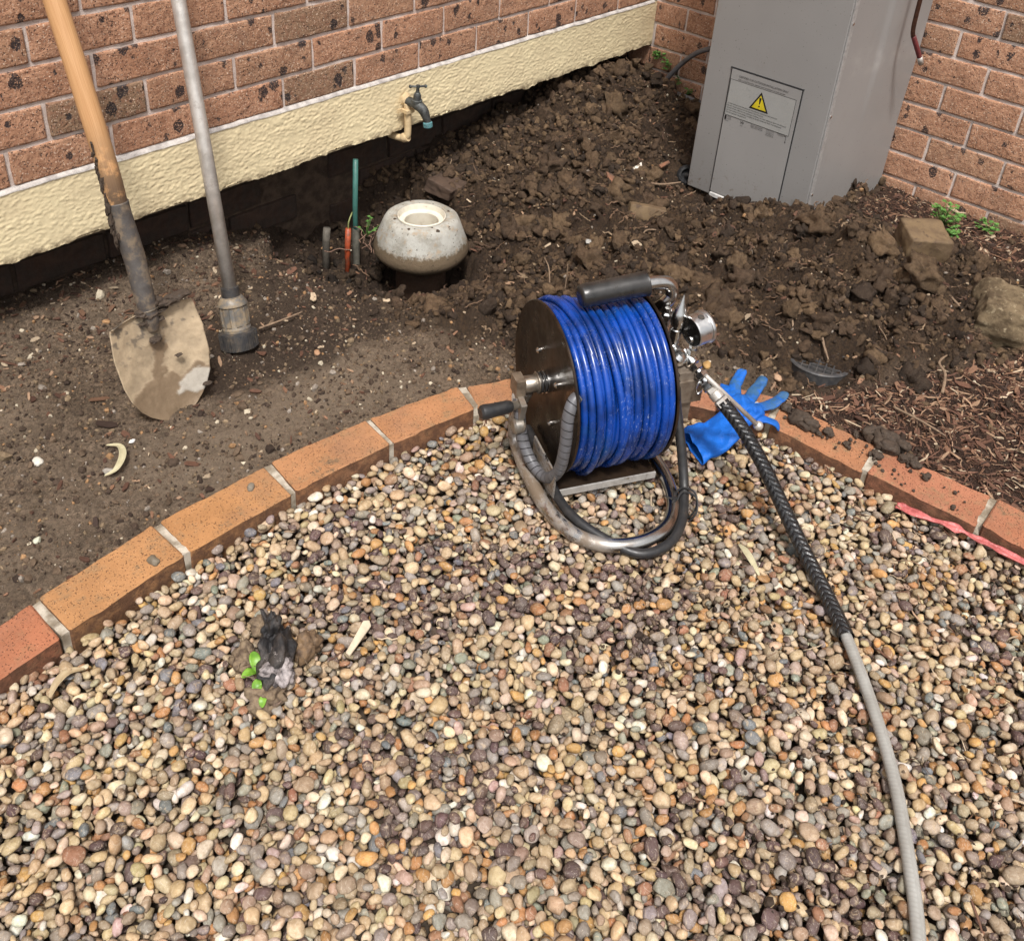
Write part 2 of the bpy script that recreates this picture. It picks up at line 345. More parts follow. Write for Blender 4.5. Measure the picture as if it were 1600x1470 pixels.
M = {}
M['brick'] = m_wallbrick(); M['mortar'] = m_mortar(); M['white_mortar'] = m_mortar('white_bedding_mortar', (0.58, 0.54, 0.50), (0.34, 0.31, 0.29))
M['edge_mortar'] = m_mortar('edging_mortar', (0.50, 0.45, 0.37), (0.22, 0.18, 0.13))
M['render'] = m_render(); M['edging'] = m_edging(); M['pebble'] = m_pebble(); M['clod'] = m_clod(); M['soil'] = m_soil()
M['crumb'] = m_tint('loose_crumb'); M['fibre'] = m_tint('wood_fibre', 0.8, 260, 0.0006, 0.3, 0.5)
M['gravel_base'] = m_plain('gravel_bedding', (0.06, 0.042, 0.028), 0.95, 0, 80, 0.4, bumpd=0.003, bf=120)
M['steel'] = m_plain('stainless_steel', (0.62, 0.59, 0.55), 0.22, 1.0, 60, 0.15, (0.35, 0.31, 0.27), 0.0001, 400, dirt=(0.11, 0.08, 0.055), dirt_th=(0.56, 0.74), df=18)
M['chrome'] = m_plain('bright_fitting_steel', (0.68, 0.68, 0.67), 0.2, 1.0, 120, 0.15, (0.4, 0.38, 0.35))
M['galv'] = m_plain('weathered_aluminium', (0.62, 0.585, 0.54), 0.40, 0.55, 30, 0.3, (0.36, 0.33, 0.29), 0.0004, 150, dirt=(0.22, 0.18, 0.14), dirt_th=(0.55, 0.78), df=24)
M['black'] = m_plain('black_rubber', (0.018, 0.018, 0.019), 0.38, 0, 70, 0.2, (0.05, 0.045, 0.04), 0.0002, 300, dirt=(0.12, 0.09, 0.065), dirt_th=(0.63, 0.8), df=45)
M['blackpl'] = m_plain('black_plastic', (0.028, 0.028, 0.030), 0.55, 0, 60, 0.3, (0.09, 0.075, 0.06), dirt=(0.12, 0.09, 0.06), dirt_th=(0.55, 0.72), df=60)
M['wood'] = None

# ------------------------------------------------------------------ terrain height
def gs(x, y, cx, cy, sx, sy): return np.exp(-(x-cx)**2/(2*sx*sx)-(y-cy)**2/(2*sy*sy))
def HOL(x, y): return ss(0.0, 0.045, 0.315-np.hypot(x+1.46, (y+0.08)*0.95)+0.03*vn(x*11, y*11, None, 4)+0.014*vn(x*40, y*40, None, 5))
def Hs(x, y):
    x = np.asarray(x, float); y = np.asarray(y, float)
    z = -0.386+0.006*vn(x*4, y*4, None, 3)
    z = z+0.150*gs(x, y, -0.27, 0.00, 0.20, 0.20)
    z = z+0.070*gs(x, y, -0.72, -0.10, 0.22, 0.26)
    z = z+0.085*gs(x, y, -0.64, -1.05, 0.11, 0.20)
    z = z+0.070*gs(x, y, -0.78, -1.25, 0.20, 0.15)
    z = z+0.040*gs(x, y, -1.02, -1.02, 0.16, 0.16)
    z = z+0.045*gs(x, y, -0.50, -1.48, 0.20, 0.12)
    z = z-0.190*gs(x, y, -1.45, -0.30, 0.150, 0.125)+0.035*ss(-0.10, 0.10, y)*ss(-1.78, -1.95, x)
    z = z-0.085*gs(x, y, -1.47, 0.03, 0.19, 0.12)
    z = z-0.090*HOL(x, y)
    z = z-0.06*gs(x, y, -1.10, -0.42, 0.16, 0.2)
    z = z-0.075*gs(x, y, -0.57, -0.60, 0.10, 0.10)
    z = z-0.030*gs(x, y, -1.13, -1.36, 0.06, 0.065)
    z = z-0.012*gs(x, y, -2.1, -0.38, 0.14, 0.08)
    return z
def EXC(x, y):
    w = 0.05*fbm(x, y, 7, 3, 11); d = x+w
    a = ss(-1.80, -1.56, d-0.35*np.clip(y+0.25, -1, 0)*-1*0.0)
    a = a*ss(-0.80, -0.62, y+w+0.9*np.clip(x+1.75, 0, 3))          # boundary falls away to the right
    b = ss(-1.36, -1.24, d)
    cut = ss(-1.52, -1.42, y+0.50*(x+1.18)+0.6*w)
    return np.clip(np.maximum(a, b)*cut, 0, 1)*(1-MUL(x, y))
def MUL(x, y):
    w = 0.04*fbm(x, y, 8, 3, 31)
    a = ss(-0.02, 0.06, -(y+1.40)-0.50*(x+1.18)+w)*ss(-1.42, -1.34, x)
    b = ss(-0.36, -0.28, x+w)*ss(-0.99, -1.02, y)
    return np.clip(np.maximum(a, b), 0, 1)
def H(x, y):
    x = np.asarray(x, float); y = np.asarray(y, float); z = Hs(x, y); e = EXC(x, y)*(1-0.9*gs(x, y, -1.13, -1.36, 0.07, 0.07))*(1-0.7*gs(x, y, -0.57, -0.62, 0.08, 0.09)); mu = MUL(x, y)
    rough = 0.25+0.75*e
    wx = x+0.012*fbm(x, y, 22, 3, 51); wy = y+0.012*fbm(x, y, 22, 3, 61)
    z = z+e*0.026*fbm(x, y, 10, 5, 5, 0.55)
    for f, a, s in ((12, 0.046, 71), (29, 0.022, 81), (70, 0.010, 91)):
        d, r = worley(wx, wy, f, s); z = z+a*np.sqrt(np.clip(1-np.minimum(d, 1)**2, 0, 1))*r*(0.10+0.90*e)*1.1
    z = z+(0.55+0.45*e)*0.0045*fbm(x, y, 115, 3, 6)+(1-e)*0.0065*fbm(x, y, 16, 5, 8, 0.6)
    d, r = worley(x, y, 95, 101); z = z+(1-e)*0.0032*np.sqrt(np.clip(1-np.minimum(d, 1)**2, 0, 1))*r*(fbm(x, y, 9, 2, 14) > -0.2)
    return z-0.026*e

# ------------------------------------------------------------------ edging path (joints: outer far side, inner gravel side)
OUT = [(-3.53, -0.86), (-3.28, -0.81), (-3.03, -0.775), (-2.788, -0.752), (-2.548, -0.732), (-2.297, -0.740), (-2.060, -0.769), (-1.832, -0.822), (-1.60, -0.945), (-1.425, -1.135), (-1.325, -1.360), (-1.305, -1.602), (-1.283, -1.842), (-1.29, -2.09), (-1.32, -2.33), (-1.36, -2.57)]
INN = [(-3.55, -0.955), (-3.29, -0.905), (-3.035, -0.872), (-2.783, -0.850), (-2.546, -0.835), (-2.314, -0.842), (-2.077, -0.865), (-1.861, -0.905), (-1.665, -1.010), (-1.515, -1.180), (-1.422, -1.385), (-1.408, -1.614), (-1.390, -1.852), (-1.395, -2.09), (-1.42, -2.32), (-1.46, -2.56)]
def inside(poly, x, y):
    x = np.asarray(x); y = np.asarray(y); c = np.zeros(x.shape, bool); n = len(poly)
    for i in range(n):
        x1, y1 = poly[i]; x2, y2 = poly[(i+1) % n]
        cond = ((y1 > y) != (y2 > y)) & (x < (x2-x1)*(y-y1)/((y2-y1)+1e-12)+x1); c ^= cond
    return c
GRAVEL = INN+[(-1.46, -4.5), (-6.0, -4.5), (-6.0, -1.2)]
BORDER = OUT+[(-1.36, -4.5), (-6.0, -4.5), (-6.0, -1.1)]

# ------------------------------------------------------------------ ground
def grid_axis(a, b, d, lo, hi, k=1.35):
    c = list(np.arange(a, b+1e-9, d)); s = d
    while c[0] > lo: s *= k; c.insert(0, max(lo, c[0]-s))
    s = d
    while c[-1] < hi: s *= k; c.append(min(hi, c[-1]+s))
    return np.array(c)
gx = grid_axis(-3.2, 0.01, 0.0048, -8, 0.03); gy = grid_axis(-2.1, 0.17, 0.0048, -8, 0.19)
X, Y = np.meshgrid(gx, gy); xf, yf = X.ravel(), Y.ravel(); zf = H(xf, yf)
ing = inside(BORDER, xf, yf); zf = np.where(ing, -0.455, zf)
nx, ny = len(gx), len(gy); i = np.arange(ny-1)[:, None]; j = np.arange(nx-1)[None]; F = np.stack([i*nx+j, i*nx+j+1, (i+1)*nx+j+1, (i+1)*nx+j], -1).reshape(-1, 4)
keep = ~(ing[F].all(1)); F = F[keep]; used = np.unique(F); rm = np.full(nx*ny, -1); rm[used] = np.arange(len(used)); F = rm[F]
ux, uy = xf[used], yf[used]; ex = EXC(ux, uy); mu = MUL(ux, uy)
dmp_shd = ss(0.25, 0.8, gs(ux, uy, -2.12, -0.36, 0.16, 0.09)+0.8*gs(ux, uy, -1.9, -0.45, 0.2, 0.08)+0.9*gs(ux, uy, -1.75, -0.2, 0.2, 0.14)+0.25*fbm(ux, uy, 12, 3, 21))  # darker soil patches beside the shovel and pole
dmp_shd = np.maximum(dmp_shd, 0.9*ss(0.0, 0.15, uy)); dmp_shd = np.maximum(dmp_shd, 1.0*HOL(ux, uy)); dmp_shd = np.maximum(dmp_shd, ss(.35, .75, gs(ux, uy, -1.45, -0.30, 0.16, 0.14)))  # painted shade under the band, in the hollow and before the ring
me = mesh_np('soil_ground', np.stack([ux, uy, zf[used]], -1), F, True, {'exc': ('FLOAT', ex), 'damp_shade': ('FLOAT', dmp_shd), 'mul': ('FLOAT', mu), 'sand': ('FLOAT', np.clip(0.8*gs(ux, uy, -2.05, -0.60, 0.30, 0.10)+0.5*gs(ux, uy, -2.5, -0.62, 0.3, 0.08)+0.4*gs(ux, uy, -1.95, -0.22, 0.12, 0.06)+0.35*fbm(ux, uy, 5, 3, 88), 0, 1))})
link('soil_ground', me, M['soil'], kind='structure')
bed = mesh_py('gravel_bed', [(-8, -8, -0.447), (-1.2, -8, -0.447), (-1.2, -0.6, -0.447), (-8, -0.6, -0.447)], [(0, 1, 2, 3)], False)
gravel = link('gravel_bed', bed, M['gravel_base'], kind='structure')
link('ground', mesh_py('ground', [(-60, -60, -0.9), (60, -60, -0.9), (60, 60, -0.9), (-60, 60, -0.9)], [(0, 1, 2, 3)], False), m_plain('bare_earth', (0.12, 0.09, 0.06), 0.95), kind='structure')

# ------------------------------------------------------------------ pebbles
PAL = np.array([(0.455, 0.335, 0.20), (0.375, 0.28, 0.185), (0.54, 0.41, 0.255), (0.31, 0.23, 0.158), (0.62, 0.51, 0.37), (0.38, 0.195, 0.08), (0.50, 0.29, 0.11),
                (0.24, 0.20, 0.17), (0.31, 0.28, 0.25), (0.13, 0.085, 0.075), (0.10, 0.065, 0.06), (0.66, 0.61, 0.53), (0.17, 0.175, 0.18), (0.42, 0.30, 0.25), (0.29, 0.15, 0.085), (0.24, 0.235, 0.19)])
PW = np.array([14, 13, 11, 10, 10, 5.5, 4.5, 9, 7.5, 4, 3.5, 3.6, 3.0, 2.2, 4, 4]); PW = PW/PW.sum()
def pebshape(base, s):
    V, F = lump(base, s, 0.24, 0.95, (1.0, 0.88, 0.95)[s % 3], 2); V = V.copy(); r0 = np.random.default_rng(s)
    for _ in range(r0.integers(1, 5)):     # worn flats
        n_ = r0.normal(size=3); n_ /= np.linalg.norm(n_); h_ = r0.uniform(0.62, 0.85); d = V @ n_; V = V-np.where(d > h_, (d-h_)*0.85, 0)[:, None]*n_
    return V, F
PB_HI = [pebshape(I3, 100+k) for k in range(16)]; PB_MD = [pebshape(I2, 160+k) for k in range(10)]
PB_LO = [pebshape(I1, 130+k) for k in range(6)]
cs = 0.0025; hx0, hy0 = -3.35, -2.55; HW, HH = int(2.1/cs), int(1.85/cs); hm = np.full((HH, HW), -0.441)
def drop(n, cand, amin, amax):
    out = []; pool_x = rng.uniform(-3.3, -1.38, n*cand*3); pool_y = rng.uniform(-2.5, -0.80, n*cand*3)
    ok = inside(GRAVEL, pool_x, pool_y); px, py = pool_x[ok], pool_y[ok]; q = 0; k = 0
    # leave out what lies well behind or beside the picture
    dd = (px+3.18)*0.647+(py+2.10)*0.548+(1.45)*0.529; uu = ((px+3.18)*0.674-(py+2.10)*0.736-1.45*0.062)/dd; vv = (-(px+3.18)*0.356-(py+2.10)*0.397+1.45*0.846)/dd
    ok = (uu > -0.60) & (uu < 0.74) & (vv < 0.80); px, py = px[ok], py[ok]
    n = min(n, len(px)//cand)
    A = np.clip(rng.lognormal(math.log((amin+amax)/2), 0.22, n), amin*0.75, amax*1.35); Bq = A*rng.uniform(0.55, 0.92, n); Cq = A*rng.uniform(0.38, 0.62, n)
    for k in range(n):
        r = (A[k]+Bq[k])*0.5*0.93; m_ = int(r/cs)+1; oo = np.arange(-m_, m_+1)*cs; d2 = (oo[:, None]**2+oo[None]**2)/(r*r); msk = d2 < 1
        bot = -Cq[k]*np.sqrt(np.clip(1-d2, 0, 1)); best = None
        for c in range(cand):
            ii = int((py[q]-hy0)/cs); jj = int((px[q]-hx0)/cs); q += 1
            if ii-m_ < 0 or jj-m_ < 0 or ii+m_+1 > HH or jj+m_+1 > HW: continue
            sub = hm[ii-m_:ii+m_+1, jj-m_:jj+m_+1]; z = (sub-bot)[msk].max()
            if best is None or z < best[0]: best = (z, ii, jj)
        if best is None: continue
        z, ii, jj = best; z -= Cq[k]*0.18
        if z+Cq[k] > -0.392+rise[ii, jj]: continue
        sub = hm[ii-m_:ii+m_+1, jj-m_:jj+m_+1]; sub[msk] = np.maximum(sub[msk], (z-bot)[msk])
        out.append((hx0+(jj+rng.uniform(-.5, .5))*cs, hy0+(ii+rng.uniform(-.5, .5))*cs, z, A[k], Bq[k], Cq[k]))
    return np.array(out)
gxx = hx0+np.arange(HW)*cs; gyy = hy0+np.arange(HH)*cs; GX_, GY_ = np.meshgrid(gxx, gyy); de = np.full(GX_.shape, 9.0)
for (ax, ay), (bx, by) in zip(INN[:-1], INN[1:]):
    tt_ = np.clip(((GX_-ax)*(bx-ax)+(GY_-ay)*(by-ay))/((bx-ax)**2+(by-ay)**2), 0, 1); de = np.minimum(de, np.hypot(GX_-ax-tt_*(bx-ax), GY_-ay-tt_*(by-ay)))
rise = 0.011*np.exp(-(de/0.09)**2)+0.004*vn(GX_*9, GY_*9, None, 44); hm += rise       # the pebbles are banked up against the bricks
low = drop(5600, 1, 0.0070, 0.0105); top = drop(19000, 6, 0.0066, 0.0128)
def pcol(n, pos):
    idx = rng.choice(len(PAL), n, p=PW)
    dark = fbm(pos[:, 0], pos[:, 1], 3.5, 2, 41)+0.25*(pos[:, 0]+2.1) > 0.35      # drifts of dark nuts and pebbles
    idx = np.where(dark & (rng.uniform(size=n) < 0.30), rng.choice([9, 10], n), idx)
    return np.clip(PAL[idx]*rng.uniform(0.82, 1.18, (n, 1))*(1+rng.normal(0, 0.04, (n, 3))), 0.02, 0.8)
dist = np.linalg.norm(top[:, :3]-np.array(CAM), axis=1)-12*top[:, 3]
dcx = top[:, 0]+3.18; dcy = top[:, 1]+2.10; dcz = top[:, 2]-1.052; dep = dcx*0.647+dcy*0.548-dcz*0.529
u_ = (dcx*0.674-dcy*0.736+dcz*0.062)/dep; v_ = (-dcx*0.356-dcy*0.397-dcz*0.846)/dep
vis = (np.abs(u_) < 0.50) & (v_ < 0.632); order = np.argsort(dist+np.where(vis & (top[:, 2] > -0.43), 0, 50)); near = order[:300]; rest = order[300:]
allp = np.vstack([low, top[rest]]); nl = len(low); na = len(allp)
far_ = np.linalg.norm(allp[:, :3]-np.array(CAM), axis=1) > 1.70
hi_ = np.clip(((allp[:, 1]-hy0)/cs).astype(int), 0, HH-1); hj_ = np.clip(((allp[:, 0]-hx0)/cs).astype(int), 0, HW-1); buried = hm[hi_, hj_] > allp[:, 2]+allp[:, 5]+0.0035
print('buried', buried.sum())
which = np.where((np.arange(na) < nl) | buried, 26+rng.integers(0, 6, na), 16+rng.integers(0, 10, na))
V, F, Cc = scatter(PB_HI+PB_MD+PB_LO, which, allp[:, :3], allp[:, 3:6], rot_tilt(na, 0.30), pcol(na, allp))
me = mesh_np('pebbles', V, F, True, {'tint': ('FLOAT_COLOR', Cc)}); link('pebbles', me, M['pebble'], gravel, kind='stuff')
Rn = rot_tilt(300, 0.25); Cn = pcol(300, top[near])
for k, q in enumerate(near):
    bv, bf = PB_HI[k % 16]; v = (bv*top[q, 3:6]) @ Rn[k].T
    me = mesh_np('pebble', v, bf, True, {'tint': ('FLOAT_COLOR', np.tile(np.append(Cn[k], 1), (len(bv), 1)))})
    link('pebble', me, M['pebble'], gravel, loc=tuple(top[q, :3]))
print('pebbles', len(low), len(top), 'verts', len(V))
# ------------------------------------------------------------------ brick walls
def brick_mesh(seed):
    n, k = 13, 7; xs = np.array([-.115, -.1135, -.1095, -.08, -.05, -.02, .01, .04, .07, .095, .1095, .1135, .115]); zs = np.array([-.038, -.0365, -.033, 0.0, .033, .0365, .038]); V = []; F = []
    def idx(i, j): return j*n+i
    for j in range(k):
        for i in range(n):
            ex_ = min(i, n-1-i); ez = min(j, k-1-j); y = 0.0022*(ex_ == 0)+0.0022*(ez == 0)+0.0004*(ex_ == 1)+0.0004*(ez == 1)
            w = float(vn(np.array(xs[i]*30+seed*9.1), np.array(zs[j]*40+seed*3.3), None, seed))
            x = xs[i]+(0.0016*float(vn(np.array(zs[j]*60), np.array(seed*5.0+i), None, 3)) if ex_ == 0 else 0)
            z = zs[j]+(0.0016*float(vn(np.array(xs[i]*55), np.array(seed*5.0+j), None, 4)) if ez == 0 else 0)
            if ex_ == 0 and ez == 0: x *= 0.995; z *= 0.985
            V.append((x, y+0.0016*w, z))
    for j in range(k-1):
        for i in range(n-1): F.append((idx(i, j), idx(i+1, j), idx(i+1, j+1), idx(i, j+1)))
    rim = [idx(i, 0) for i in range(n)]+[idx(n-1, j) for j in range(1, k)]+[idx(i, k-1) for i in range(n-2, -1, -1)]+[idx(0, j) for j in range(k-2, 0, -1)]
    b = len(V); V += [(V[r][0], 0.09, V[r][2]) for r in rim]; m_ = len(rim)
    for q in range(m_): F.append((rim[q], b+q, b+(q+1) % m_, rim[(q+1) % m_]))
    F.append(tuple(range(b, b+m_))[::-1])
    me = mesh_py('brick', V, F); me.materials.append(M['brick']); return me
BM = [brick_mesh(s) for s in range(7)]
def wall_of_bricks(parent, courses, joints, lo, hi, z0, local=lambda u, z: (u, 0, z), flipz=0):
    for k in courses:
        j0 = joints(k); u = j0-0.24*math.ceil((j0-lo)/0.24)
        while u < hi-0.012:
            a = max(u+0.0045, lo); b = min(u+0.2355, hi)
            if b-a > 0.02:
                o = link('brick', random.choice(BM), None, parent, loc=local((a+b)/2, z0+0.086*k+0.043))
                o.scale = ((b-a)/0.23, 1, 1); o.rotation_euler = (random.uniform(-.006, .006), random.choice((0, 0)), random.uniform(-.004, .004))
                o.location.y += random.uniform(-0.0012, 0.0012)
            u += 0.24
wallL = thing('brick_wall', 'long speckled brown brick wall on the left, resting on a cream rendered band', 'wall', (0, 0, 0))
offs = {0: -2.396, 1: -2.298, 2: -2.175, 3: -2.308, 4: -2.18}
wall_of_bricks(wallL, range(0, 9), lambda k: offs[k] if k in offs else (-2.30 if k % 2 else -2.18), -4.4, -0.001, 0.0)
part('mortar', box((-2.2, 0.047, 0.392), (4.4, 0.085, 0.776)), M['mortar'], wallL, False)
part('upper_wall', box((-2.2, 0.05, 1.7), (4.4, 0.098, 1.84)), M['brick'], wallL, False)
# rendered band with a real relief
rx = np.arange(-2.8, -0.0029, 0.0030); rz = np.linspace(-0.166, -0.004, 56); RX, RZ = np.meshgrid(rx, rz)
rd = 0.0011*fbm(RX*0.62, RZ*1.5+0.35*RX*0.2, 185, 2, 201, 0.55)+0.0008*vn(RX*9, RZ*22, None, 208)+0.0009*np.abs(vn(RX*190, RZ*330, None, 205))
rd = np.maximum(rd, -0.0004); lowz = RZ+0.0055*fbm(RX, RZ*0, 14, 5, 210, 0.65)*(RZ < -0.162)
VV = np.stack([RX.ravel(), (-0.006-rd).ravel(), lowz.ravel()], -1); nx2 = len(rx); i = np.arange(len(rz)-1)[:, None]; j = np.arange(nx2-1)[None]
FF = np.stack([i*nx2+j, i*nx2+j+1, (i+1)*nx2+j+1, (i+1)*nx2+j], -1).reshape(-1, 4)
band = link('rendered_band', mesh_np('rendered_band', VV, FF), M['render'], wallL)
part('band_core', box((-2.2, 0.0735, -0.0865), (4.398, 0.156, 0.157)), M['render'], wallL, False)
V_ = []; F_ = []; xs = np.arange(-4.4, -0.001, 0.02)      # irregular white bedding mortar on top of the band
for q, x in enumerate(xs):
    w = 0.0025*float(vn(np.array(x*14), np.array(1.0), None, 5))+0.002*float(vn(np.array(x*55), np.array(2.0), None, 6))
    V_ += [(x, -0.0078, -0.0052+w*0.5), (x, -0.0070-w*.5, -0.0022+w*0.5), (x, -0.001, 0.0030+w*.6), (x, 0.01, 0.0050)]
for q in range(len(xs)-1):
    for r in range(3): F_.append((q*4+r, q*4+4+r, q*4+5+r, q*4+1+r))
part('bedding_mortar', (V_, F_), M['white_mortar'], wallL, True, None)
# recessed base wall below the band: brick colour painted dark for the shade there
MF = m_plain('shade_painted_brick', (0.055, 0.030, 0.019), .9, 0, 25, .4, (.026, .016, .012), .002, 150, dirt=(.035, .024, .017), dirt_th=(.45, .62), df=14)
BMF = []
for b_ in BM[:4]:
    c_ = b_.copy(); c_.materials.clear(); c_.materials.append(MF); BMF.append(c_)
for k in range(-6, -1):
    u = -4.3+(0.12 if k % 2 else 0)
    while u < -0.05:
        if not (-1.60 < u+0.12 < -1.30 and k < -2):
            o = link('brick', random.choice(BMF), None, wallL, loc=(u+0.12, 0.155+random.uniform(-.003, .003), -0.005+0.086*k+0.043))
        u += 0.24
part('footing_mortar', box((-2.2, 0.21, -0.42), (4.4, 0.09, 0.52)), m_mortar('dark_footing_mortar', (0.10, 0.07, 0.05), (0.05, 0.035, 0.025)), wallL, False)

wallR = thing('brick_wall', 'speckled brown brick wall on the right behind the grey metal cabinet', 'wall', (0, 0, 0), (0, 0, -PI/2))
# local x runs along world -y, local y into the wall (world +x)
wall_of_bricks(wallR, range(-6, 9), lambda k: 1.10 if k % 2 else 1.21, 0.002, 3.9, 0.0)
wall_of_bricks(wallR, range(-6, -2), lambda k: 1.10 if k % 2 else 1.21, -0.30, -0.001, 0.0)
part('mortar', box((1.95, 0.0475, 0.13), (3.9, 0.086, 1.30)), M['mortar'], wallR, False)
part('mortar', box((-0.15, 0.0475, -0.35), (0.298, 0.086, 0.35)), MF, wallR, False)  # same shade-darkened colour in the corner recess
part('upper_wall', box((1.95, 0.05, 1.7), (3.9, 0.098, 1.84)), M['brick'], wallR, False)

# ------------------------------------------------------------------ garden edging
edg = thing('brick_edging', 'curved row of orange clay bricks between the soil and the pebbles', 'garden edging')
ECOL = [(0.40, 0.17, 0.07), (0.42, 0.15, 0.07), (0.42, 0.145, 0.068), (0.46, 0.225, 0.085), (0.47, 0.225, 0.08), (0.46, 0.215, 0.09), (0.47, 0.215, 0.09), (0.47, 0.22, 0.10), (0.44, 0.19, 0.085), (0.41, 0.17, 0.09), (0.43, 0.185, 0.085), (0.42, 0.16, 0.085), (0.43, 0.16, 0.08), (0.42, 0.16, 0.08), (0.42, 0.16, 0.08)]
def lerp(a, b, t): return (a[0]+(b[0]-a[0])*t, a[1]+(b[1]-a[1])*t)
for k in range(len(OUT)-1):
    o1, o2, i1, i2 = OUT[k], OUT[k+1], INN[k], INN[k+1]; lo_ = math.dist(o1, o2); li_ = math.dist(i1, i2)
    L_ = 0.229; fo = max(0.006, (lo_-L_)/2)/lo_; fi = max(0.005, (li_-L_)/2)/li_
    q = [lerp(o1, o2, fo), lerp(o1, o2, 1-fo), lerp(i1, i2, 1-fi), lerp(i1, i2, fi)]
    c = (sum(p[0] for p in q)/4, sum(p[1] for p in q)/4); zt = -0.370+random.uniform(-0.004, 0.004); dz = [random.uniform(-.003, .003) for _ in q]
    V_ = [(p[0]-c[0], p[1]-c[1], -0.076) for p in q]+[(p[0]-c[0], p[1]-c[1], dz[n_]) for n_, p in enumerate(q)]
    bm = bmesh.new(); vv = [bm.verts.new(v) for v in V_]
    for f in ((0, 1, 2, 3), (4, 7, 6, 5), (0, 4, 5, 1), (1, 5, 6, 2), (2, 6, 7, 3), (3, 7, 4, 0)): bm.faces.new([vv[i_] for i_ in f])
    bmesh.ops.recalc_face_normals(bm, faces=bm.faces[:])
    bmesh.ops.subdivide_edges(bm, edges=[e for e in bm.edges if e.calc_length() > 0.15], cuts=11, use_grid_fill=True)
    bmesh.ops.bevel(bm, geom=[e for e in bm.edges if e.is_manifold and e.calc_face_angle(0) > 0.6], offset=0.0035, segments=1, affect='EDGES')
    for v in bm.verts:
        s_ = 90; p_ = v.co+Vector((c[0], c[1], 0))
        v.co += Vector([0.0016*float(vn(np.array(p_.x*s_), np.array(p_.y*s_), np.array(p_.z*s_), 7+a))+0.0018*float(vn(np.array(p_.x*32), np.array(p_.y*32), np.array(p_.z*32), 17+a)) for a in range(3)])
    me = bpy.data.meshes.new('brick'); bm.to_mesh(me); bm.free(); me.polygons.foreach_set('use_smooth', [True]*len(me.polygons)); me.set_sharp_from_angle(angle=math.radians(30))
    b = link('brick', me, M['edging'], edg, loc=(c[0], c[1], zt), color=ECOL[k])
    if k > 0:
        # mortar joint at joint k, slightly below the bricks
        d1 = Vector((o2[0]-o1[0], o2[1]-o1[1])).normalized(); wo = max(0.006, (math.dist(OUT[k-1], OUT[k])-L_)/2*0.5+(lo_-L_)/4+0.001); wi = max(0.005, (li_-L_)/4+0.003); low_ = random.choice((0.003, 0.003, 0.005))
        n_ = 9; V2 = []; F2 = []
        for t in range(n_):
            f = t/(n_-1); p = lerp(o1, i1, 0.02+0.95*f); w = wo+(wi-wo)*f
            for s_ in (-1, 1):
                for zz in (0, 1):
                    V2.append((p[0]+d1.x*s_*(w+0.003), p[1]+d1.y*s_*(w+0.003), -0.440 if zz == 0 else -0.370-low_+random.uniform(-.0018, .0018)-(0.02 if (k in (7, 12) and f > 0.95) else 0)))
        for t in range(n_-1):
            a = t*4; F2 += [(a+1, a+5, a+7, a+3), (a, a+1, a+3, a+2)] if t == 0 else [(a+1, a+5, a+7, a+3)]
            F2 += [(a, a+4, a+5, a+1), (a+2, a+3, a+7, a+6)]
        a = (n_-1)*4; F2.append((a, a+2, a+3, a+1))
        part('mortar_joint', (V2, F2), M['edge_mortar'], edg, False, None)

# ------------------------------------------------------------------ loose soil, crumbs, mulch, chips
def put(n, x0, x1, y0, y1, cond):
    x = rng.uniform(x0, x1, n); y = rng.uniform(y0, y1, n); p = cond(x, y); ok = (rng.uniform(size=n) < p) & ~inside(BORDER, x, y); return x[ok], y[ok]
def broken(base, s, am, oc):
    V, F = lump(base, s, am, 1.9, 0.9, oc); V = V.copy(); r0 = np.random.default_rng(s)
    for _ in range(r0.integers(3, 7)):
        n_ = r0.normal(size=3); n_ /= np.linalg.norm(n_); h_ = r0.uniform(0.35, 0.75); d = V @ n_; V = V-np.where(d > h_, (d-h_)*0.95, 0)[:, None]*n_
    return V*1.15+0.05*vn(V[:, 0]*7, V[:, 1]*7, V[:, 2]*7, s)[:, None], F
CL2 = [broken(I2, 20+k, 0.55, 3) for k in range(10)][:8]; CL3 = [broken(I3, 40+k, 0.60, 4) for k in range(8)]; CR = [lump(I1, 60+k, 0.4, 1.5) for k in range(6)]
CLAY = np.array([(0.118, 0.074, 0.041), (0.085, 0.053, 0.031), (0.050, 0.032, 0.020), (0.155, 0.100, 0.055)])
def nofoot(x, y): return (1-gs(x, y, -0.60, -0.64, 0.08, 0.09))*(1-0.95*gs(x, y, -1.15, -1.39, 0.07, 0.06))
x, y = put(27000, -1.85, 0.0, -1.75, 0.16, lambda x, y: (np.clip(EXC(x, y)*(0.6+0.6*fbm(x, y, 6, 2, 77)), 0, 1)+0.03)*nofoot(x, y)*(1-0.93*gs(x, y, -1.46, -0.31, 0.12, 0.10)))
n = len(x); s = np.clip(rng.lognormal(math.log(0.0053), 0.55, n), 0.0022, 0.026); s = np.minimum(s, 0.009+0.02*EXC(x, y))
z = H(x, y)+s*0.35; which = np.where(s > 0.0150, 8+rng.integers(0, 8, n), np.where(s < 0.0052, 16+rng.integers(0, 6, n), rng.integers(0, 8, n)))
scl = s[:, None]*rng.uniform(0.7, 1.25, (n, 3)); col = CLAY[rng.choice(4, n, p=[.38, .27, .17, .18])]*rng.uniform(0.7, 1.25, (n, 1))*(1-0.5*HOL(x, y))[:, None]  # clods inside the hollow get its shade painted into their colour
V, F, Cc = scatter(CL2+CL3+CR, which, np.stack([x, y, z], -1), scl, rotm(n), col)
link('soil_clods', mesh_np('soil_clods', V, F, True, {'tint': ('FLOAT_COLOR', Cc)}), M['clod'], kind='stuff', label='dark moist clods of dug clay heaped around the concrete ring and cabinet', cat='soil'); print('clods', n, len(F))
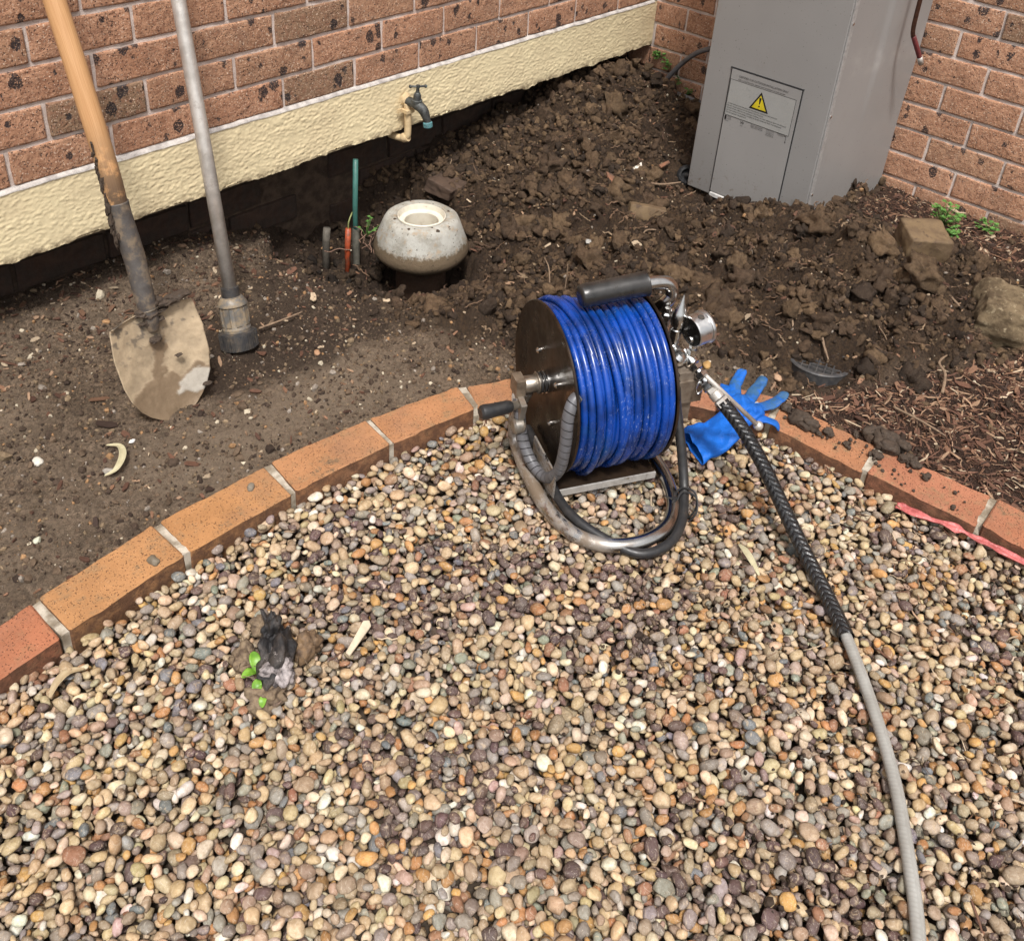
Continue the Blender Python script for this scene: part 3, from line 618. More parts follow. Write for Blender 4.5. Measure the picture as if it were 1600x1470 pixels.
# the largest clumps
n = 90; x = rng.uniform(-1.25, -0.35, n*6); y = rng.uniform(-1.55, -0.05, n*6); ok = (rng.uniform(size=n*6) < EXC(x, y)*nofoot(x, y)) & (np.hypot(x+1.4, y+.23) > .24) & ~((x > -.6) & (y > -1.03) & (y < -.45)) & ~inside(BORDER, x, y) & (np.hypot(x+1.12, y+1.36) > .1); x, y = x[ok][:n], y[ok][:n]; n = len(x)
s = np.clip(rng.lognormal(math.log(.021), .3, n), .014, .040); BG = [lump(I3, 70+k, 0.75, 2.4, 0.9, 5) for k in range(8)]
V, F, Cc = scatter(BG, rng.integers(0, 8, n), np.stack([x, y, H(x, y)+s*.15], -1), s[:, None]*rng.uniform(.7, 1.3, (n, 3)), rotm(n), CLAY[rng.choice(4, n, p=[.45, .2, .05, .3])]*rng.uniform(.85, 1.2, (n, 1)))
link('soil_clumps', mesh_np('soil_clumps', V, F, True, {'tint': ('FLOAT_COLOR', Cc)}), M['clod'], kind='stuff', label='fist-sized crumbly clumps lying on the dug soil heap', cat='soil')
# dry crumbs on the left bed and everywhere a little
x, y = put(80000, -3.25, 0.0, -2.0, 0.15, lambda x, y: 0.9-0.6*EXC(x, y)-0.6*MUL(x, y)); n = len(x); s = np.clip(rng.lognormal(math.log(0.0022), 0.5, n), 0.001, 0.011)
CPAL = np.array([(0.13, 0.09, 0.06), (0.07, 0.048, 0.034), (0.045, 0.03, 0.022), (0.22, 0.16, 0.10), (0.34, 0.20, 0.10), (0.55, 0.48, 0.36), (0.28, 0.24, 0.20)])
col = CPAL[rng.choice(7, n, p=[.36, .25, .14, .14, .035, .025, .05])]*rng.uniform(.8, 1.2, (n, 1))
OV = np.array([(1, 0, 0), (-.8, .2, 0), (0, 1, .1), (.1, -1, 0), (0, .1, 1), (0, 0, -1.)]); OF = np.array([(0, 2, 4), (2, 1, 4), (1, 3, 4), (3, 0, 4), (2, 0, 5), (1, 2, 5), (3, 1, 5), (0, 3, 5)])
V, F, Cc = scatter(CR+[(OV, OF)], np.where(s < .0024, 6, rng.integers(0, 6, n)), np.stack([x, y, H(x, y)+s*0.3], -1), s[:, None]*rng.uniform(0.6, 1.4, (n, 3)), rotm(n), col)
link('soil_crumbs', mesh_np('soil_crumbs', V, F, False, {'tint': ('FLOAT_COLOR', Cc)}), M['crumb'], kind='stuff', label='dry brown crumbs and grit spread over the garden bed soil', cat='soil'); print('crumbs', n, len(F))
def chip(s):
    r = random.Random(s+900); n_ = 7; P = [(math.cos(2*PI*k/n_+r.uniform(-.3, .3))*r.uniform(.7, 1), math.sin(2*PI*k/n_+r.uniform(-.3, .3))*r.uniform(.6, 1)) for k in range(n_)]
    V = [(p[0], p[1], z+.8*p[0]*p[1]) for z in (-1, 1) for p in P]; F = [(0, k+1, k) for k in range(1, n_-1)]+[(n_, n_+k, n_+k+1) for k in range(1, n_-1)]
    for k in range(n_): k2 = (k+1) % n_; F += [(k, k2, n_+k2), (k, n_+k2, n_+k)]
    return np.array(V), np.array(F)
def strip(seed, bend=0.25, n=5):
    r = random.Random(seed); P = [(-1+2*k/(n-1), bend*math.sin(k/(n-1)*PI*r.uniform(.7, 1.6)+r.random())*r.choice((-1, 1)), r.uniform(-.15, .15)) for k in range(n)]; V = []; F = []
    for k, p in enumerate(P):
        w = 1.0 if 0 < k < n-1 else r.uniform(.2, .7)
        V += [(p[0], p[1]+w*a/6.0, p[2]*0.5+w*b/10.0) for a, b in ((-1, -.5), (1, -.6), (.6, .8), (-.7, .5))]
    for k in range(n-1):
        for q in range(4):
            a, b, c, d = k*4+q, k*4+(q+1) % 4, k*4+4+(q+1) % 4, k*4+4+q; F += [(a, b, c), (a, c, d)]
    F += [(0, 2, 1), (0, 3, 2)]; a = (n-1)*4; F += [(a, a+1, a+2), (a, a+2, a+3)]
    return np.array(V), np.array(F)
ST = [strip(k, 0.04+0.05*(k % 4)) for k in range(8)]
FPAL = np.array([(0.14, 0.07, 0.045), (0.09, 0.045, 0.03), (0.21, 0.115, 0.07), (0.34, 0.22, 0.14), (0.50, 0.39, 0.27), (0.05, 0.03, 0.022)])
x, y = put(26000, -1.38, 0.0, -2.5, -0.85, lambda x, y: MUL(x, y)*(0.45+0.5*ss(-0.5, -0.7, x))); n = len(x); L_ = np.clip(rng.lognormal(math.log(0.011), 0.45, n), 0.004, 0.034)
col = FPAL[rng.choice(6, n, p=[.27, .20, .24, .15, .07, .07])]*rng.uniform(.75, 1.25, (n, 1))
CH = [chip(k) for k in range(8)]; kd = np.where(rng.uniform(size=n) < 0.18, 8+rng.integers(0, 8, n), rng.integers(0, 8, n)); wd_ = np.clip(L_*0.40, .0025, .010)*rng.uniform(.4, 1.6, n)*1.5
scl = np.stack([L_, np.where(kd < 8, wd_, L_*rng.uniform(.12, .5, n)), np.where(kd < 8, rng.uniform(.005, .013, n), rng.uniform(.0008, .002, n))], -1)
V, F, Cc = scatter(ST+CH, kd, np.stack([x, y, H(x, y)+rng.uniform(-.001, .006, n)], -1), scl, rot_tilt(n, 0.28), col)
link('bark_mulch', mesh_np('bark_mulch', V, F, False, {'tint': ('FLOAT_COLOR', Cc)}), M['fibre'], kind='stuff', label='shredded reddish brown bark mulch at the right side of the bed', cat='mulch'); print('mulch', n, len(F))
def chipc(x, y): return 0.85*ss(-0.32, 0.0, y+0.06*fbm(x, y, 6, 2, 9))*ss(-1.62, -1.8, x)+0.26+0.02*(x > -1.3)
x, y = put(9000, -3.25, 0.0, -1.9, 0.14, chipc); n = len(x); L_ = np.clip(rng.lognormal(math.log(0.0085), 0.5, n), 0.003, 0.03)
wet_dark = (y > -0.12) & (x < -1.6)  # chips along the wall foot are made darker
col = FPAL[rng.choice(6, n, p=[.26, .2, .2, .16, .09, .09])]*rng.uniform(.75, 1.25, (n, 1)); col = np.where(wet_dark[:, None], col*0.8, col)
scl = np.stack([L_, L_*rng.uniform(.18, .6, n), rng.uniform(.0008, .0022, n)], -1)
V, F, Cc = scatter(CH, rng.integers(0, 8, n), np.stack([x, y, H(x, y)+rng.uniform(0, .005, n)], -1), scl, rot_tilt(n, 0.3), col)
link('bark_chips', mesh_np('bark_chips', V, F, False, {'tint': ('FLOAT_COLOR', Cc)}), M['fibre'], kind='stuff', label='flat bark chips and dry litter strewn over the soil under the band', cat='bark chips')
# fine roots through the dug heap
x, y = put(1500, -1.7, 0.0, -1.75, 0.0, lambda x, y: EXC(x, y)*0.55); n = len(x); L_ = rng.uniform(.010, .032, n); col = np.array([(.17, .105, .065), (.27, .19, .12), (.10, .06, .04)])[rng.choice(3, n, p=[.5, .2, .3])]
RB = [strip(500+k, 0.35, 9) for k in range(8)]
V, F, Cc = scatter(RB, rng.integers(0, 8, n), np.stack([x, y, H(x, y)+rng.uniform(.002, .012, n)], -1), np.stack([L_, rng.uniform(.006, .016, n), rng.uniform(.006, .014, n)], -1), rot_tilt(n, .35), col)
link('root_fibres', mesh_np('root_fibres', V, F, False, {'tint': ('FLOAT_COLOR', Cc)}), M['fibre'], kind='stuff', label='fine brown roots sticking out all over the dug soil heap', cat='roots')
# litter among the pebbles
n = 900; x = rng.uniform(-2.6, -1.42, n*3); y = rng.uniform(-2.3, -0.9, n*3); ok = inside(GRAVEL, x, y) & (rng.uniform(size=n*3) < np.clip(0.2+0.9*(x+2.1), 0.02, 1)); x, y = x[ok], y[ok]; n = len(x)
L_ = np.clip(rng.lognormal(math.log(0.010), 0.4, n), .004, .022); col = FPAL[rng.choice(5, n)]*rng.uniform(.7, 1.2, (n, 1))
V, F, Cc = scatter(ST, rng.integers(0, 8, n), np.stack([x, y, rng.uniform(-.408, -.398, n)], -1), np.stack([L_, L_*0.5, L_*.4], -1), rot_tilt(n, .3), col)
ng = 5200; gx2 = rng.uniform(-2.5, -1.40, ng*2); gy2 = rng.uniform(-2.3, -0.9, ng*2); ok = inside(GRAVEL, gx2, gy2) & (rng.uniform(size=ng*2) < np.clip(0.05+1.1*(fbm(gx2, gy2, 4, 2, 61)+0.5*(gx2+1.9)), 0.02, 1)); gx2, gy2 = gx2[ok], gy2[ok]; ng = len(gx2)
sg_ = np.clip(rng.lognormal(math.log(.0026), .4, ng), .0014, .007); gc = CPAL[rng.choice(3, ng)]*rng.uniform(.6, 1.1, (ng, 1))
V3, F3, C3 = scatter(CR, rng.integers(0, 6, ng), np.stack([gx2, gy2, rng.uniform(-.412, -.401, ng)], -1), sg_[:, None]*rng.uniform(.6, 1.4, (ng, 3)), rotm(ng), gc); F3 = F3+len(V); V = np.vstack([V, V3]); F = np.vstack([F, F3]); Cc = np.vstack([Cc, C3])
link('pebble_litter', mesh_np('pebble_litter', V, F, False, {'tint': ('FLOAT_COLOR', Cc)}), M['fibre'], kind='stuff', label='small bark shreds caught between the pebbles', cat='litter')
# ------------------------------------------------------------------ metal cabinet
t = NT('grey_painted_steel'); c = t.mix(t.ramp(t.noise(3, 3), .3, .7), (0.285, 0.277, 0.268), (0.258, 0.251, 0.243))
st = t.math('MULTIPLY', t.ramp(t.noise(9, 5, .7), .42, .7), t.math('MULTIPLY', t.ramp(t.sep(t.tc, 2), 0.46, 0.50), t.ramp(t.sep(t.tc, 2), 0.58, 0.52)))
st = t.math('MULTIPLY', st, t.ramp(t.sep(t.tc, 1), -0.10, -0.14)); c = t.mix(t.math('MULTIPLY', st, 0.5), c, (0.45, 0.43, 0.41))
c = t.mix(t.ramp(t.noise(210, 1), .745, .77, 0, .8), c, (0.06, .05, .04))
c = t.mix(t.math('MULTIPLY', t.ramp(t.sep(t.tc, 2), 0.16, 0.0), t.ramp(t.noise(60, 5, .75), .55, .7)), c, (0.13, .09, .06))
c = t.mix(t.ramp(t.noise(16, 7, .8, t.scalev(t.tc, (1, 1, .35))), .56, .72, 0, .22), c, (.20, .18, .155)); M['cabinet'] = t.out(c, 0.36, 0, t.bump(t.noise(7, 2), .004, .25), 0.45)
cab = thing('metal_cabinet', 'tall grey metal equipment cabinet with warning sticker against the right wall', 'cabinet', (-0.26, -0.76, -0.402))
def cw(p): return (p[0]+0.26, p[1]+0.76, p[2]+0.402)
FL, FR, BR, BL = (-0.5, -0.545), (-0.5, -0.962), (-0.014, -0.99), (-0.014, -0.56)
V_ = [cw((*p, z)) for z in (-0.392, 1.25) for p in (FL, FR, BR, BL)]
me = bev((V_, [(0, 1, 2, 3), (4, 7, 6, 5), (0, 4, 5, 1), (1, 5, 6, 2), (2, 6, 7, 3), (3, 7, 4, 0)]), 0.004, 3, name='body', auto=40); link('body', me, M['cabinet'], cab)
# side panel, pressed forward towards the rear, behind a seam strip
xs = np.linspace(-0.478, -0.02, 60); zs = np.linspace(-0.385, 1.24, 60); XX, ZZ = np.meshgrid(xs, zs); f = (XX+0.5)/0.486
YY = -0.962-0.028*f-0.0022-0.006*ss(-0.300, -0.262, XX)*ss(-0.16, 0.14, ZZ)
VV = np.stack([XX.ravel()+0.26, YY.ravel()+0.76, ZZ.ravel()+0.402], -1); i = np.arange(59)[:, None]; j = np.arange(59)[None]
link('side_panel', mesh_np('side_panel', VV, np.stack([i*60+j, i*60+j+1, (i+1)*60+j+1, (i+1)*60+j], -1).reshape(-1, 4)), M['cabinet'], cab)
part('seam_strip', box(cw((-0.4885, -0.9655, 0.43)), (0.018, 0.004, 1.62)), m_plain('worn_grey_edge', (0.36, 0.35, 0.34), 0.4, 0, 90, .3), cab, False)
M['lblack'] = m_plain('black_print', (0.012, 0.012, 0.012), 0.5, 0); M['gap'] = m_plain('dark_gap', (0.02, 0.02, 0.02), 0.9)
# access panel: seam grooves and a slightly proud face
pan = link('access_panel', bev(box(cw((-0.5012, -0.753, -0.172)), (0.0045, 0.236, 0.408)), 0.0008, 1, False, name='access_panel'), M['cabinet'], cab)
for nm, c_, s_ in (('panel_seam', (-0.5016, -0.753, 0.0345), (0.0040, 0.246, 0.0042)), ('panel_seam', (-0.5014, -0.6335, -0.175), (0.0030, 0.0020, 0.41)), ('panel_seam', (-0.5014, -0.8728, -0.175), (0.0034, 0.0030, 0.41))):
    part(nm, box(cw(c_), s_), M['gap'], cab, False)
part('bottom_rail', box(cw((-0.5050, -0.705, -0.386)), (0.010, 0.135, 0.011)), m_plain('white_rail_paint', (0.62, 0.61, 0.59), .5, 0, 60, .3, dirt=(.15, .11, .07)), cab, False)
for y_, z_ in ((-0.957, 0.25), (-0.957, -0.02), (-0.957, -0.27)):
    part('screw', lathe([(0.0045, 0), (0.0045, 0.0015), (0.002, 0.003)], cw((-0.4885, -0.9675, z_)), (0, -1, 0), 10), M['chrome'], cab)
# sticker
XF = -0.50375
st_ = part('warning_sticker', box(cw((XF, -0.7485, -0.0565)), (0.0006, 0.2220, 0.113)), m_plain('sticker_film', (0.315, 0.315, 0.302), .3, 0, 20, .05), cab, False)
def prism(pts, x0, x1):   # polygon in (y, z) given thickness along x
    n_ = len(pts); V = [cw((x0, p[0], p[1])) for p in pts]+[cw((x1, p[0], p[1])) for p in pts]
    return V, [tuple(range(n_)), tuple(range(n_, 2*n_))[::-1]]+[(q, (q+1) % n_, n_+(q+1) % n_, n_+q) for q in range(n_)]
def sline(a, b, w=0.0009):
    a = np.array(a); b = np.array(b); d = (b-a)/np.linalg.norm(b-a); nrm = np.array([-d[1], d[0]])*w/2; a = a-d*w/2; b = b+d*w/2
    return prism([tuple(a+nrm), tuple(b+nrm), tuple(b-nrm), tuple(a-nrm)], XF-0.0006, XF-0.0002)
fr = [(-0.6375, 0.000), (-0.8595, 0.000), (-0.8595, -0.113), (-0.6375, -0.113)]
part('sticker_frame', join([sline(fr[q], fr[(q+1) % 4]) for q in range(4)]), M['lblack'], st_, False)
tri = [(-0.747, -0.010), (-0.7145, -0.0685), (-0.7800, -0.0685)]; cx_ = sum(p[0] for p in tri)/3; cz_ = sum(p[1] for p in tri)/3
part('triangle_border', prism(tri, XF-0.0007, XF-0.0002), M['lblack'], st_, False)
part('triangle', prism([(cx_+(p[0]-cx_)*.74, cz_+(p[1]-cz_)*.74) for p in tri], XF-0.0010, XF-0.0004), m_plain('warning_yellow', (0.62, 0.50, 0.02), .45, 0), st_, False)
ex_ = [(-0.7450, -0.028), (-0.7435, -0.030), (-0.7457, -0.048), (-0.7487, -0.048), (-0.7510, -0.030), (-0.7493, -0.028)]
part('exclamation_mark', join([prism(ex_, XF-0.0013, XF-0.0007), prism([(-0.7472+0.0027*math.cos(a), -0.0545+0.0027*math.sin(a)) for a in np.linspace(0, 2*PI, 10, endpoint=False)], XF-0.0013, XF-0.0007)]), M['lblack'], st_, False)
def lettering(txt, y0, z0, width, hgt=None, align_right=False):
    cu = bpy.data.curves.new('t', 'FONT'); cu.body = txt; cu.size = 1.0; cu.resolution_u = 2; ob = bpy.data.objects.new('t', cu); COL.objects.link(ob)
    dg = bpy.context.evaluated_depsgraph_get(); me = bpy.data.meshes.new_from_object(ob.evaluated_get(dg)); bpy.data.objects.remove(ob)
    co = np.array([v.co[:] for v in me.vertices]); mn = co[:, 0].min(); wd = co[:, 0].max()-mn; s_ = width/wd; sz = (hgt/0.7 if hgt else s_)
    for v in me.vertices: v.co = cw((XF-0.0007, y0-(v.co.x-mn)*s_, z0+v.co.y*sz))
    me.name = 'lettering'; me.update(); return link('lettering', me, M['lblack'], st_)
lettering('CERTIFIED FOR OUTDOOR INSTALLATION ONLY', -0.663, 0.0125, 0.168, 0.0060)
lettering('Fully welded hermetic stainless steel weatherproof steel cylinder', -0.663, 0.0035, 0.160, 0.0042)
for q, (tx, w) in enumerate((('DO NOT OPERATE THE APPLIANCE BEFORE READING THE INSTRUCTION BOOKLET', 0.172), ('DO NOT PLACE ARTICLES ON OR AGAINST THIS APPLIANCE', 0.125), ('DO NOT STORE CHEMICALS OR FLAMMABLE MATERIALS, OR SPRAY AEROSOLS NEAR THIS APPLIANCE', 0.205), ('DO NOT OPERATE WITH PANELS, COVERS OR GUARDS REMOVED FROM THIS APPLIANCE', 0.190), ('DO NOT ENCLOSE THIS APPLIANCE', 0.070))):
    lettering(tx, -0.6415, -0.0765-0.0072*q, w, 0.0038)
lettering('W', -0.6955, -0.1265, 0.0135, 0.0095); lettering('Mark', -0.6975, -0.1330, 0.008, 0.003)
part('black_block', prism([(-0.6395, -0.116), (-0.6455, -0.116), (-0.6455, -0.128), (-0.6395, -0.128)], XF-.0007, XF-.0002), M['lblack'], st_, False)
for q, tx in enumerate(('CERTIFIED', 'TO AS 4552', 'LICENCE')): lettering(tx, -0.648, -0.1185-0.0038*q, 0.014, 0.0022)
lettering('TYPE  W', -0.641, -0.1325, 0.014, 0.0028)
for q, tx in enumerate(('DATE OF MANUFACTURE AND SERIAL', 'NUMBER ARE MARKED BEHIND THE', 'ACCESS COVER OF THIS CABINET')): lettering(tx, -0.732, -0.1190-0.0036*q, 0.042, 0.0023)
for q, tx in enumerate(('CONNECTIONS', 'GAS INLET 15', 'COLD INLET 20', 'HOT OUTLET 20', 'DRAIN VALVE')): lettering(tx, -0.786, -0.1180-0.0036*q-(0.0015 if q else 0), 0.026, 0.0023)
for q, tx in enumerate(('RELIEF VALVE', 'THIS SIDE')): lettering(tx, -0.824, -0.1165-0.0036*q, 0.020, 0.0023)
part('arrow', join([sline((-0.846, -0.1165), (-0.853, -0.1165)), sline((-0.853, -0.1165), (-0.853, -0.134)), prism([(-0.8512, -0.133), (-0.8548, -0.133), (-0.853, -0.1375)], XF-.0007, XF-.0002)]), M['lblack'], st_, False)

# ------------------------------------------------------------------ pipes by the cabinet
dp = thing('drain_pipe', 'dark copper pipe with red sleeve and silver tip hanging beside the cabinet', 'pipe')
P0 = [(-0.205, -1.03, 1.0), (-0.215, -1.03, 0.6), (-0.218, -1.03, 0.40), (-0.212, -1.03, 0.22), (-0.205, -1.035, 0.175)]
tubeobj('pipe', spl(P0, 6), 0.0066, m_plain('tarnished_copper', (0.12, 0.055, 0.035), .45, .8, 60, .4, (.05, .03, .025)), dp)
tubeobj('red_sleeve', spl([(-0.205, -1.035, 0.178), (-0.190, -1.045, 0.150), (-0.165, -1.055, 0.112)], 6), 0.0074, m_plain('dull_red_plastic', (0.17, 0.035, 0.035), .5, 0, 60, .3), dp)
tubeobj('pipe_tip', [(-0.165, -1.055, 0.113), (-0.150, -1.06, 0.090)], 0.0084, M['galv'], dp)
tubeobj('grey_conduit', spl([(-0.06, -0.56, -0.03), (-0.045, -0.40, -0.06), (-0.04, -0.264, -0.110), (-0.04, -0.196, -0.162), (-0.04, -0.138, -0.235), (-0.04, -0.117, -0.278), (-0.04, -0.136, -0.300), (-0.042, -0.195, -0.304), (-0.045, -0.281, -0.306), (-0.05, -0.42, -0.31), (-0.06, -0.60, -0.32)], 8), 0.0095,
        m_plain('grey_conduit_plastic', (0.15, 0.145, 0.15), .5, 0, 50, .3, dirt=(.08, .055, .035), dirt_th=(.5, .7)), label='grey bent conduit looping out from behind the cabinet over the soil', cat='conduit')
cp = thing('black_cap', 'round black plastic pipe cap half buried at the left foot of the cabinet', 'pipe cap', (-0.455, -0.515, -0.385))
part('cap_body', lathe([(0.028, -0.02), (0.034, -0.01), (0.034, 0.022), (0.028, 0.028), (0.020, 0.028), (0.018, 0.010), (0.002, 0.010)], d=(-0.7, -0.4, 0.5), seg=28), m_plain('matt_black_plastic', (.008, .008, .009), .8, 0, 60, .3), cp)
part('cap_knob', lathe([(0.008, 0.010), (0.008, 0.022), (0.003, 0.026)], d=(-0.7, -0.4, 0.5), seg=14), M['blackpl'], cp)

# ------------------------------------------------------------------ garden tap
M['bronze'] = m_plain('weathered_brass', (0.10, 0.105, 0.10), .5, .5, 90, .5, (0.045, 0.045, 0.045), .0005, 300, dirt=(0.10, 0.24, 0.25), dirt_th=(.58, .75), df=55)
M['verdi'] = m_plain('verdigris_brass', (0.10, 0.27, 0.29), .7, .1, 120, .5, (0.06, 0.10, 0.11), .0005, 300)
M['paintpipe'] = m_plain('cream_painted_pipe', (0.62, 0.47, 0.27), .7, 0, 60, .3, (.40, .28, .16), .0008, 200, dirt=(.20, .12, .07), dirt_th=(.6, .75))
tap = thing('garden_tap', 'old green-grey garden tap on a cream painted pipe fixed to the rendered band', 'tap', (-1.268, -0.016, -0.09))
tubeobj('riser_pipe', spl([(0, -0.012, 0.012), (0, -0.014, -0.02), (0.0, -0.016, -0.066), (-0.002, -0.014, -0.090), (-0.006, 0.002, -0.101), (-0.012, 0.05, -0.103)], 6), 0.0105, M['paintpipe'], tap)
part('elbow', lathe([(0.013, -0.010), (0.0145, -0.006), (0.0145, 0.008), (0.012, 0.012)], (-0.003, -0.009, -0.096), (-0.2, 0.8, -0.35), 20), M['paintpipe'], tap)
part('wall_clamp', join([box((0, -0.014, -0.010), (0.030, 0.028, 0.010)), box((-0.018, -0.002, -0.010), (0.018, 0.004, 0.012))]), M['paintpipe'], tap)
part('wall_flange', lathe([(0.019, -0.002), (0.019, 0.006), (0.014, 0.012), (0.011, 0.013)], (0.004, -0.0, 0.020), (0.3, -1, 0), 24), M['paintpipe'], tap)
bp = spl([(0.002, -0.006, 0.018), (0.004, -0.025, 0.018), (0.007, -0.048, 0.016), (0.012, -0.068, 0.004), (0.016, -0.078, -0.020), (0.018, -0.082, -0.038)], 6)
tubeobj('body', bp, np.interp(np.linspace(0, 1, len(bp)), [0, .18, .4, .62, .85, 1], [.012, .0135, .0155, .0145, .0105, .011]), M['bronze'], tap, 18)
part('spout_collar', lathe([(0.0115, -0.006), (0.0140, -0.003), (0.0140, 0.009), (0.0105, 0.012), (0.008, 0.010)], (0.0178, -0.081, -0.034), (0.03, -0.12, -1), 20), M['verdi'], tap)
part('bonnet', lathe([(0.0165, 0), (0.0165, 0.007), (0.0120, 0.009), (0.0115, 0.020), (0.0090, 0.028), (0.0060, 0.031), (0.0045, 0.044), (0.0045, 0.050)], (0.0065, -0.046, 0.024), (0, -.08, 1), 12), M['bronze'], tap)
part('handle', join([tube([(-0.021, 0.002, 0), (0.021, -0.002, 0)], 0.0034, 10), lathe([(.002, -.0045), (.0052, -.002), (.0052, .002), (.002, .0045)], (-0.022, 0.002, 0), (1, 0, 0), 10), lathe([(.002, -.0045), (.0052, -.002), (.0052, .002), (.002, .0045)], (0.022, -0.002, 0), (1, 0, 0), 10), lathe([(.006, -.004), (.006, .004)], (0, 0, 0), (0, 0, 1), 10)]), M['bronze'], tap, loc=(0.0065, -0.050, 0.073), rot=(0, 0, -0.5))

# ------------------------------------------------------------------ concrete ring with pvc riser in the pit
t = NT('mud_stained_concrete'); z = t.sep(t.tc, 2); w = t.math('MULTIPLY', t.math('SUBTRACT', t.noise(20, 6, .75), .5), 0.075)
c = t.mix(t.ramp(t.noise(18, 5, .65), .35, .65), (0.42, 0.41, 0.37), (0.27, 0.255, 0.215))
c = t.mix(t.ramp(t.noise(40, 5, .7), .52, .68, 0, .5), c, (0.36, .24, .13))
c = t.mix(t.ramp(t.math('ADD', z, w), -0.060, -0.074), c, (0.13, 0.095, 0.06))
c = t.mix(t.ramp(t.noise(120, 3, .6), .64, .69, 0, .9), c, (0.05, .035, .025))
M['concrete'] = t.out(c, .9, 0, t.bump(t.noise(110, 5, .7), .003, .8), .2)
rg_ = thing('concrete_ring', 'mud stained grey concrete ring around a white plastic drain pipe in the pit', 'concrete ring', (-1.400, -0.235, -0.318))
prof = [(0.070, -0.03), (0.070, 0.0), (0.077, 0.003), (0.095, 0.001), (0.105, -0.006), (0.112, -0.020), (0.124, -0.055), (0.135, -0.084), (0.138, -0.098), (0.133, -0.112), (0.114, -0.130), (0.084, -0.140)]
v_, f_ = lathe(prof, seg=64); v_ = np.array(v_); d = 1+0.018*vn(v_[:, 0]*22, v_[:, 1]*22, v_[:, 2]*22, 9); v_[:, 0] *= d; v_[:, 1] *= d; f_ = f_[:-2]
part('collar', (v_, f_), M['concrete'], rg_, True, None)
M['pvc'] = m_plain('dirty_white_pvc', (0.66, 0.62, 0.52), .4, 0, 40, .2, (.5, .43, .33), dirt=(.25, .17, .10), dirt_th=(.60, .75), df=40)
part('pipe_rim', (lambda q: (q[0], q[1][:-2]))(lathe([(0.069, -0.12), (0.069, 0.002), (0.066, 0.004), (0.064, -0.001), (0.062, -0.012), (0.050, -0.014), (0.048, -0.016), (0.048, -0.20)], seg=48)), M['pvc'], rg_)
part('water', lathe([(0.001, -0.151), (0.048, -0.150)], seg=32), m_plain('murky_water', (0.30, 0.26, 0.19), .08, 0), rg_)
part('lower_pipe', (lambda q: (q[0], q[1][:-2]))(lathe([(0.074, -0.13), (0.072, -0.30)], seg=32)), m_plain('rusty_clay_pipe', (0.06, 0.032, 0.018), .8, 0, 30, .4), rg_)
for q in range(16):
    a = random.uniform(0, 2*PI); r_ = random.uniform(0.076, 0.10); bv, bf = lump(I2, 300+q, .35); s_ = random.uniform(.0025, .006)
    part('dirt_crumb', ([tuple(p*s_+np.array((r_*math.cos(a), r_*math.sin(a), 0.001-(r_-0.076)*0.2))) for p in bv], [tuple(f) for f in bf]), M['brown'] if 'brown' in M else M.setdefault('brown', m_plain('dark_dirt', (.07, .047, .03), .95, 0, 200, .4, bumpd=.001)), rg_)

gp = thing('green_pipe', 'thin green copper pipe standing behind the concrete ring below the band', 'pipe', (-1.446, 0.0, -0.5))
tubeobj('pipe', [(0, 0, -0.13), (-0.002, 0, 0.12), (0.004, 0, 0.285)], 0.0078, m_plain('green_pipe_plastic', (0.045, 0.15, 0.125), .5, 0, 30, .3, dirt=(.10, .075, .05), dirt_th=(.55, .75)), gp)
part('pipe_sleeve', lathe([(0.010, -0.10), (0.011, 0), (0.011, 0.055), (0.009, 0.060)], (-0.001, 0, 0.0)), m_plain('muddy_plastic', (.16, .15, .12), .7, 0, 40, .5), gp)
oc = thing('orange_conduit', 'short orange plastic conduit stub with a pale wire beside the green pipe', 'conduit', (-1.522, -0.05, -0.49))
tubeobj('conduit', [(-0.003, 0, -0.11), (0.002, 0, 0.04), (0.006, 0, 0.095)], 0.0085, m_plain('orange_plastic', (0.42, 0.075, 0.025), .5, 0, 60, .4, (.18, .05, .025), dirt=(.10, .065, .04), dirt_th=(.5, .7)), oc)
tubeobj('wire', spl([(0.006, 0, 0.09), (0.008, 0.0, 0.115), (0.022, 0.005, 0.132), (0.038, 0.02, 0.128)], 6), 0.0022, m_plain('yellow_green_wire', (0.24, .26, .10), .5), oc, 8)
tubeobj('grey_stub_pipe', [(-1.558, 0.01, -0.62), (-1.552, 0.01, -0.45), (-1.545, 0.012, -0.408)], 0.011, m_plain('grey_muddy_pipe', (.11, .095, .075), .7, 0, 60, .5), label='short grey muddy pipe stub in the dark under the band', cat='pipe')
rt = thing('root_tangle', 'thin reddish roots tangled at the foot of the green pipe', 'roots', (-1.49, -0.09, -0.47))
for q in range(9):
    a = random.uniform(0, 6); P_ = [(random.uniform(-.04, .05), random.uniform(-.04, .04), random.uniform(0, .04))]
    for _ in range(5): a += random.uniform(-.8, .8); l = .018; P_.append((P_[-1][0]+l*math.cos(a), P_[-1][1]+l*math.sin(a)*.6, P_[-1][2]+random.uniform(-.008, .016)))
    tubeobj('fine_root', spl(P_, 4), 0.0015, m_plain('root_bark', (.22, .13, .09), .8) if q == 0 else bpy.data.materials['root_bark'], rt, seg=5)

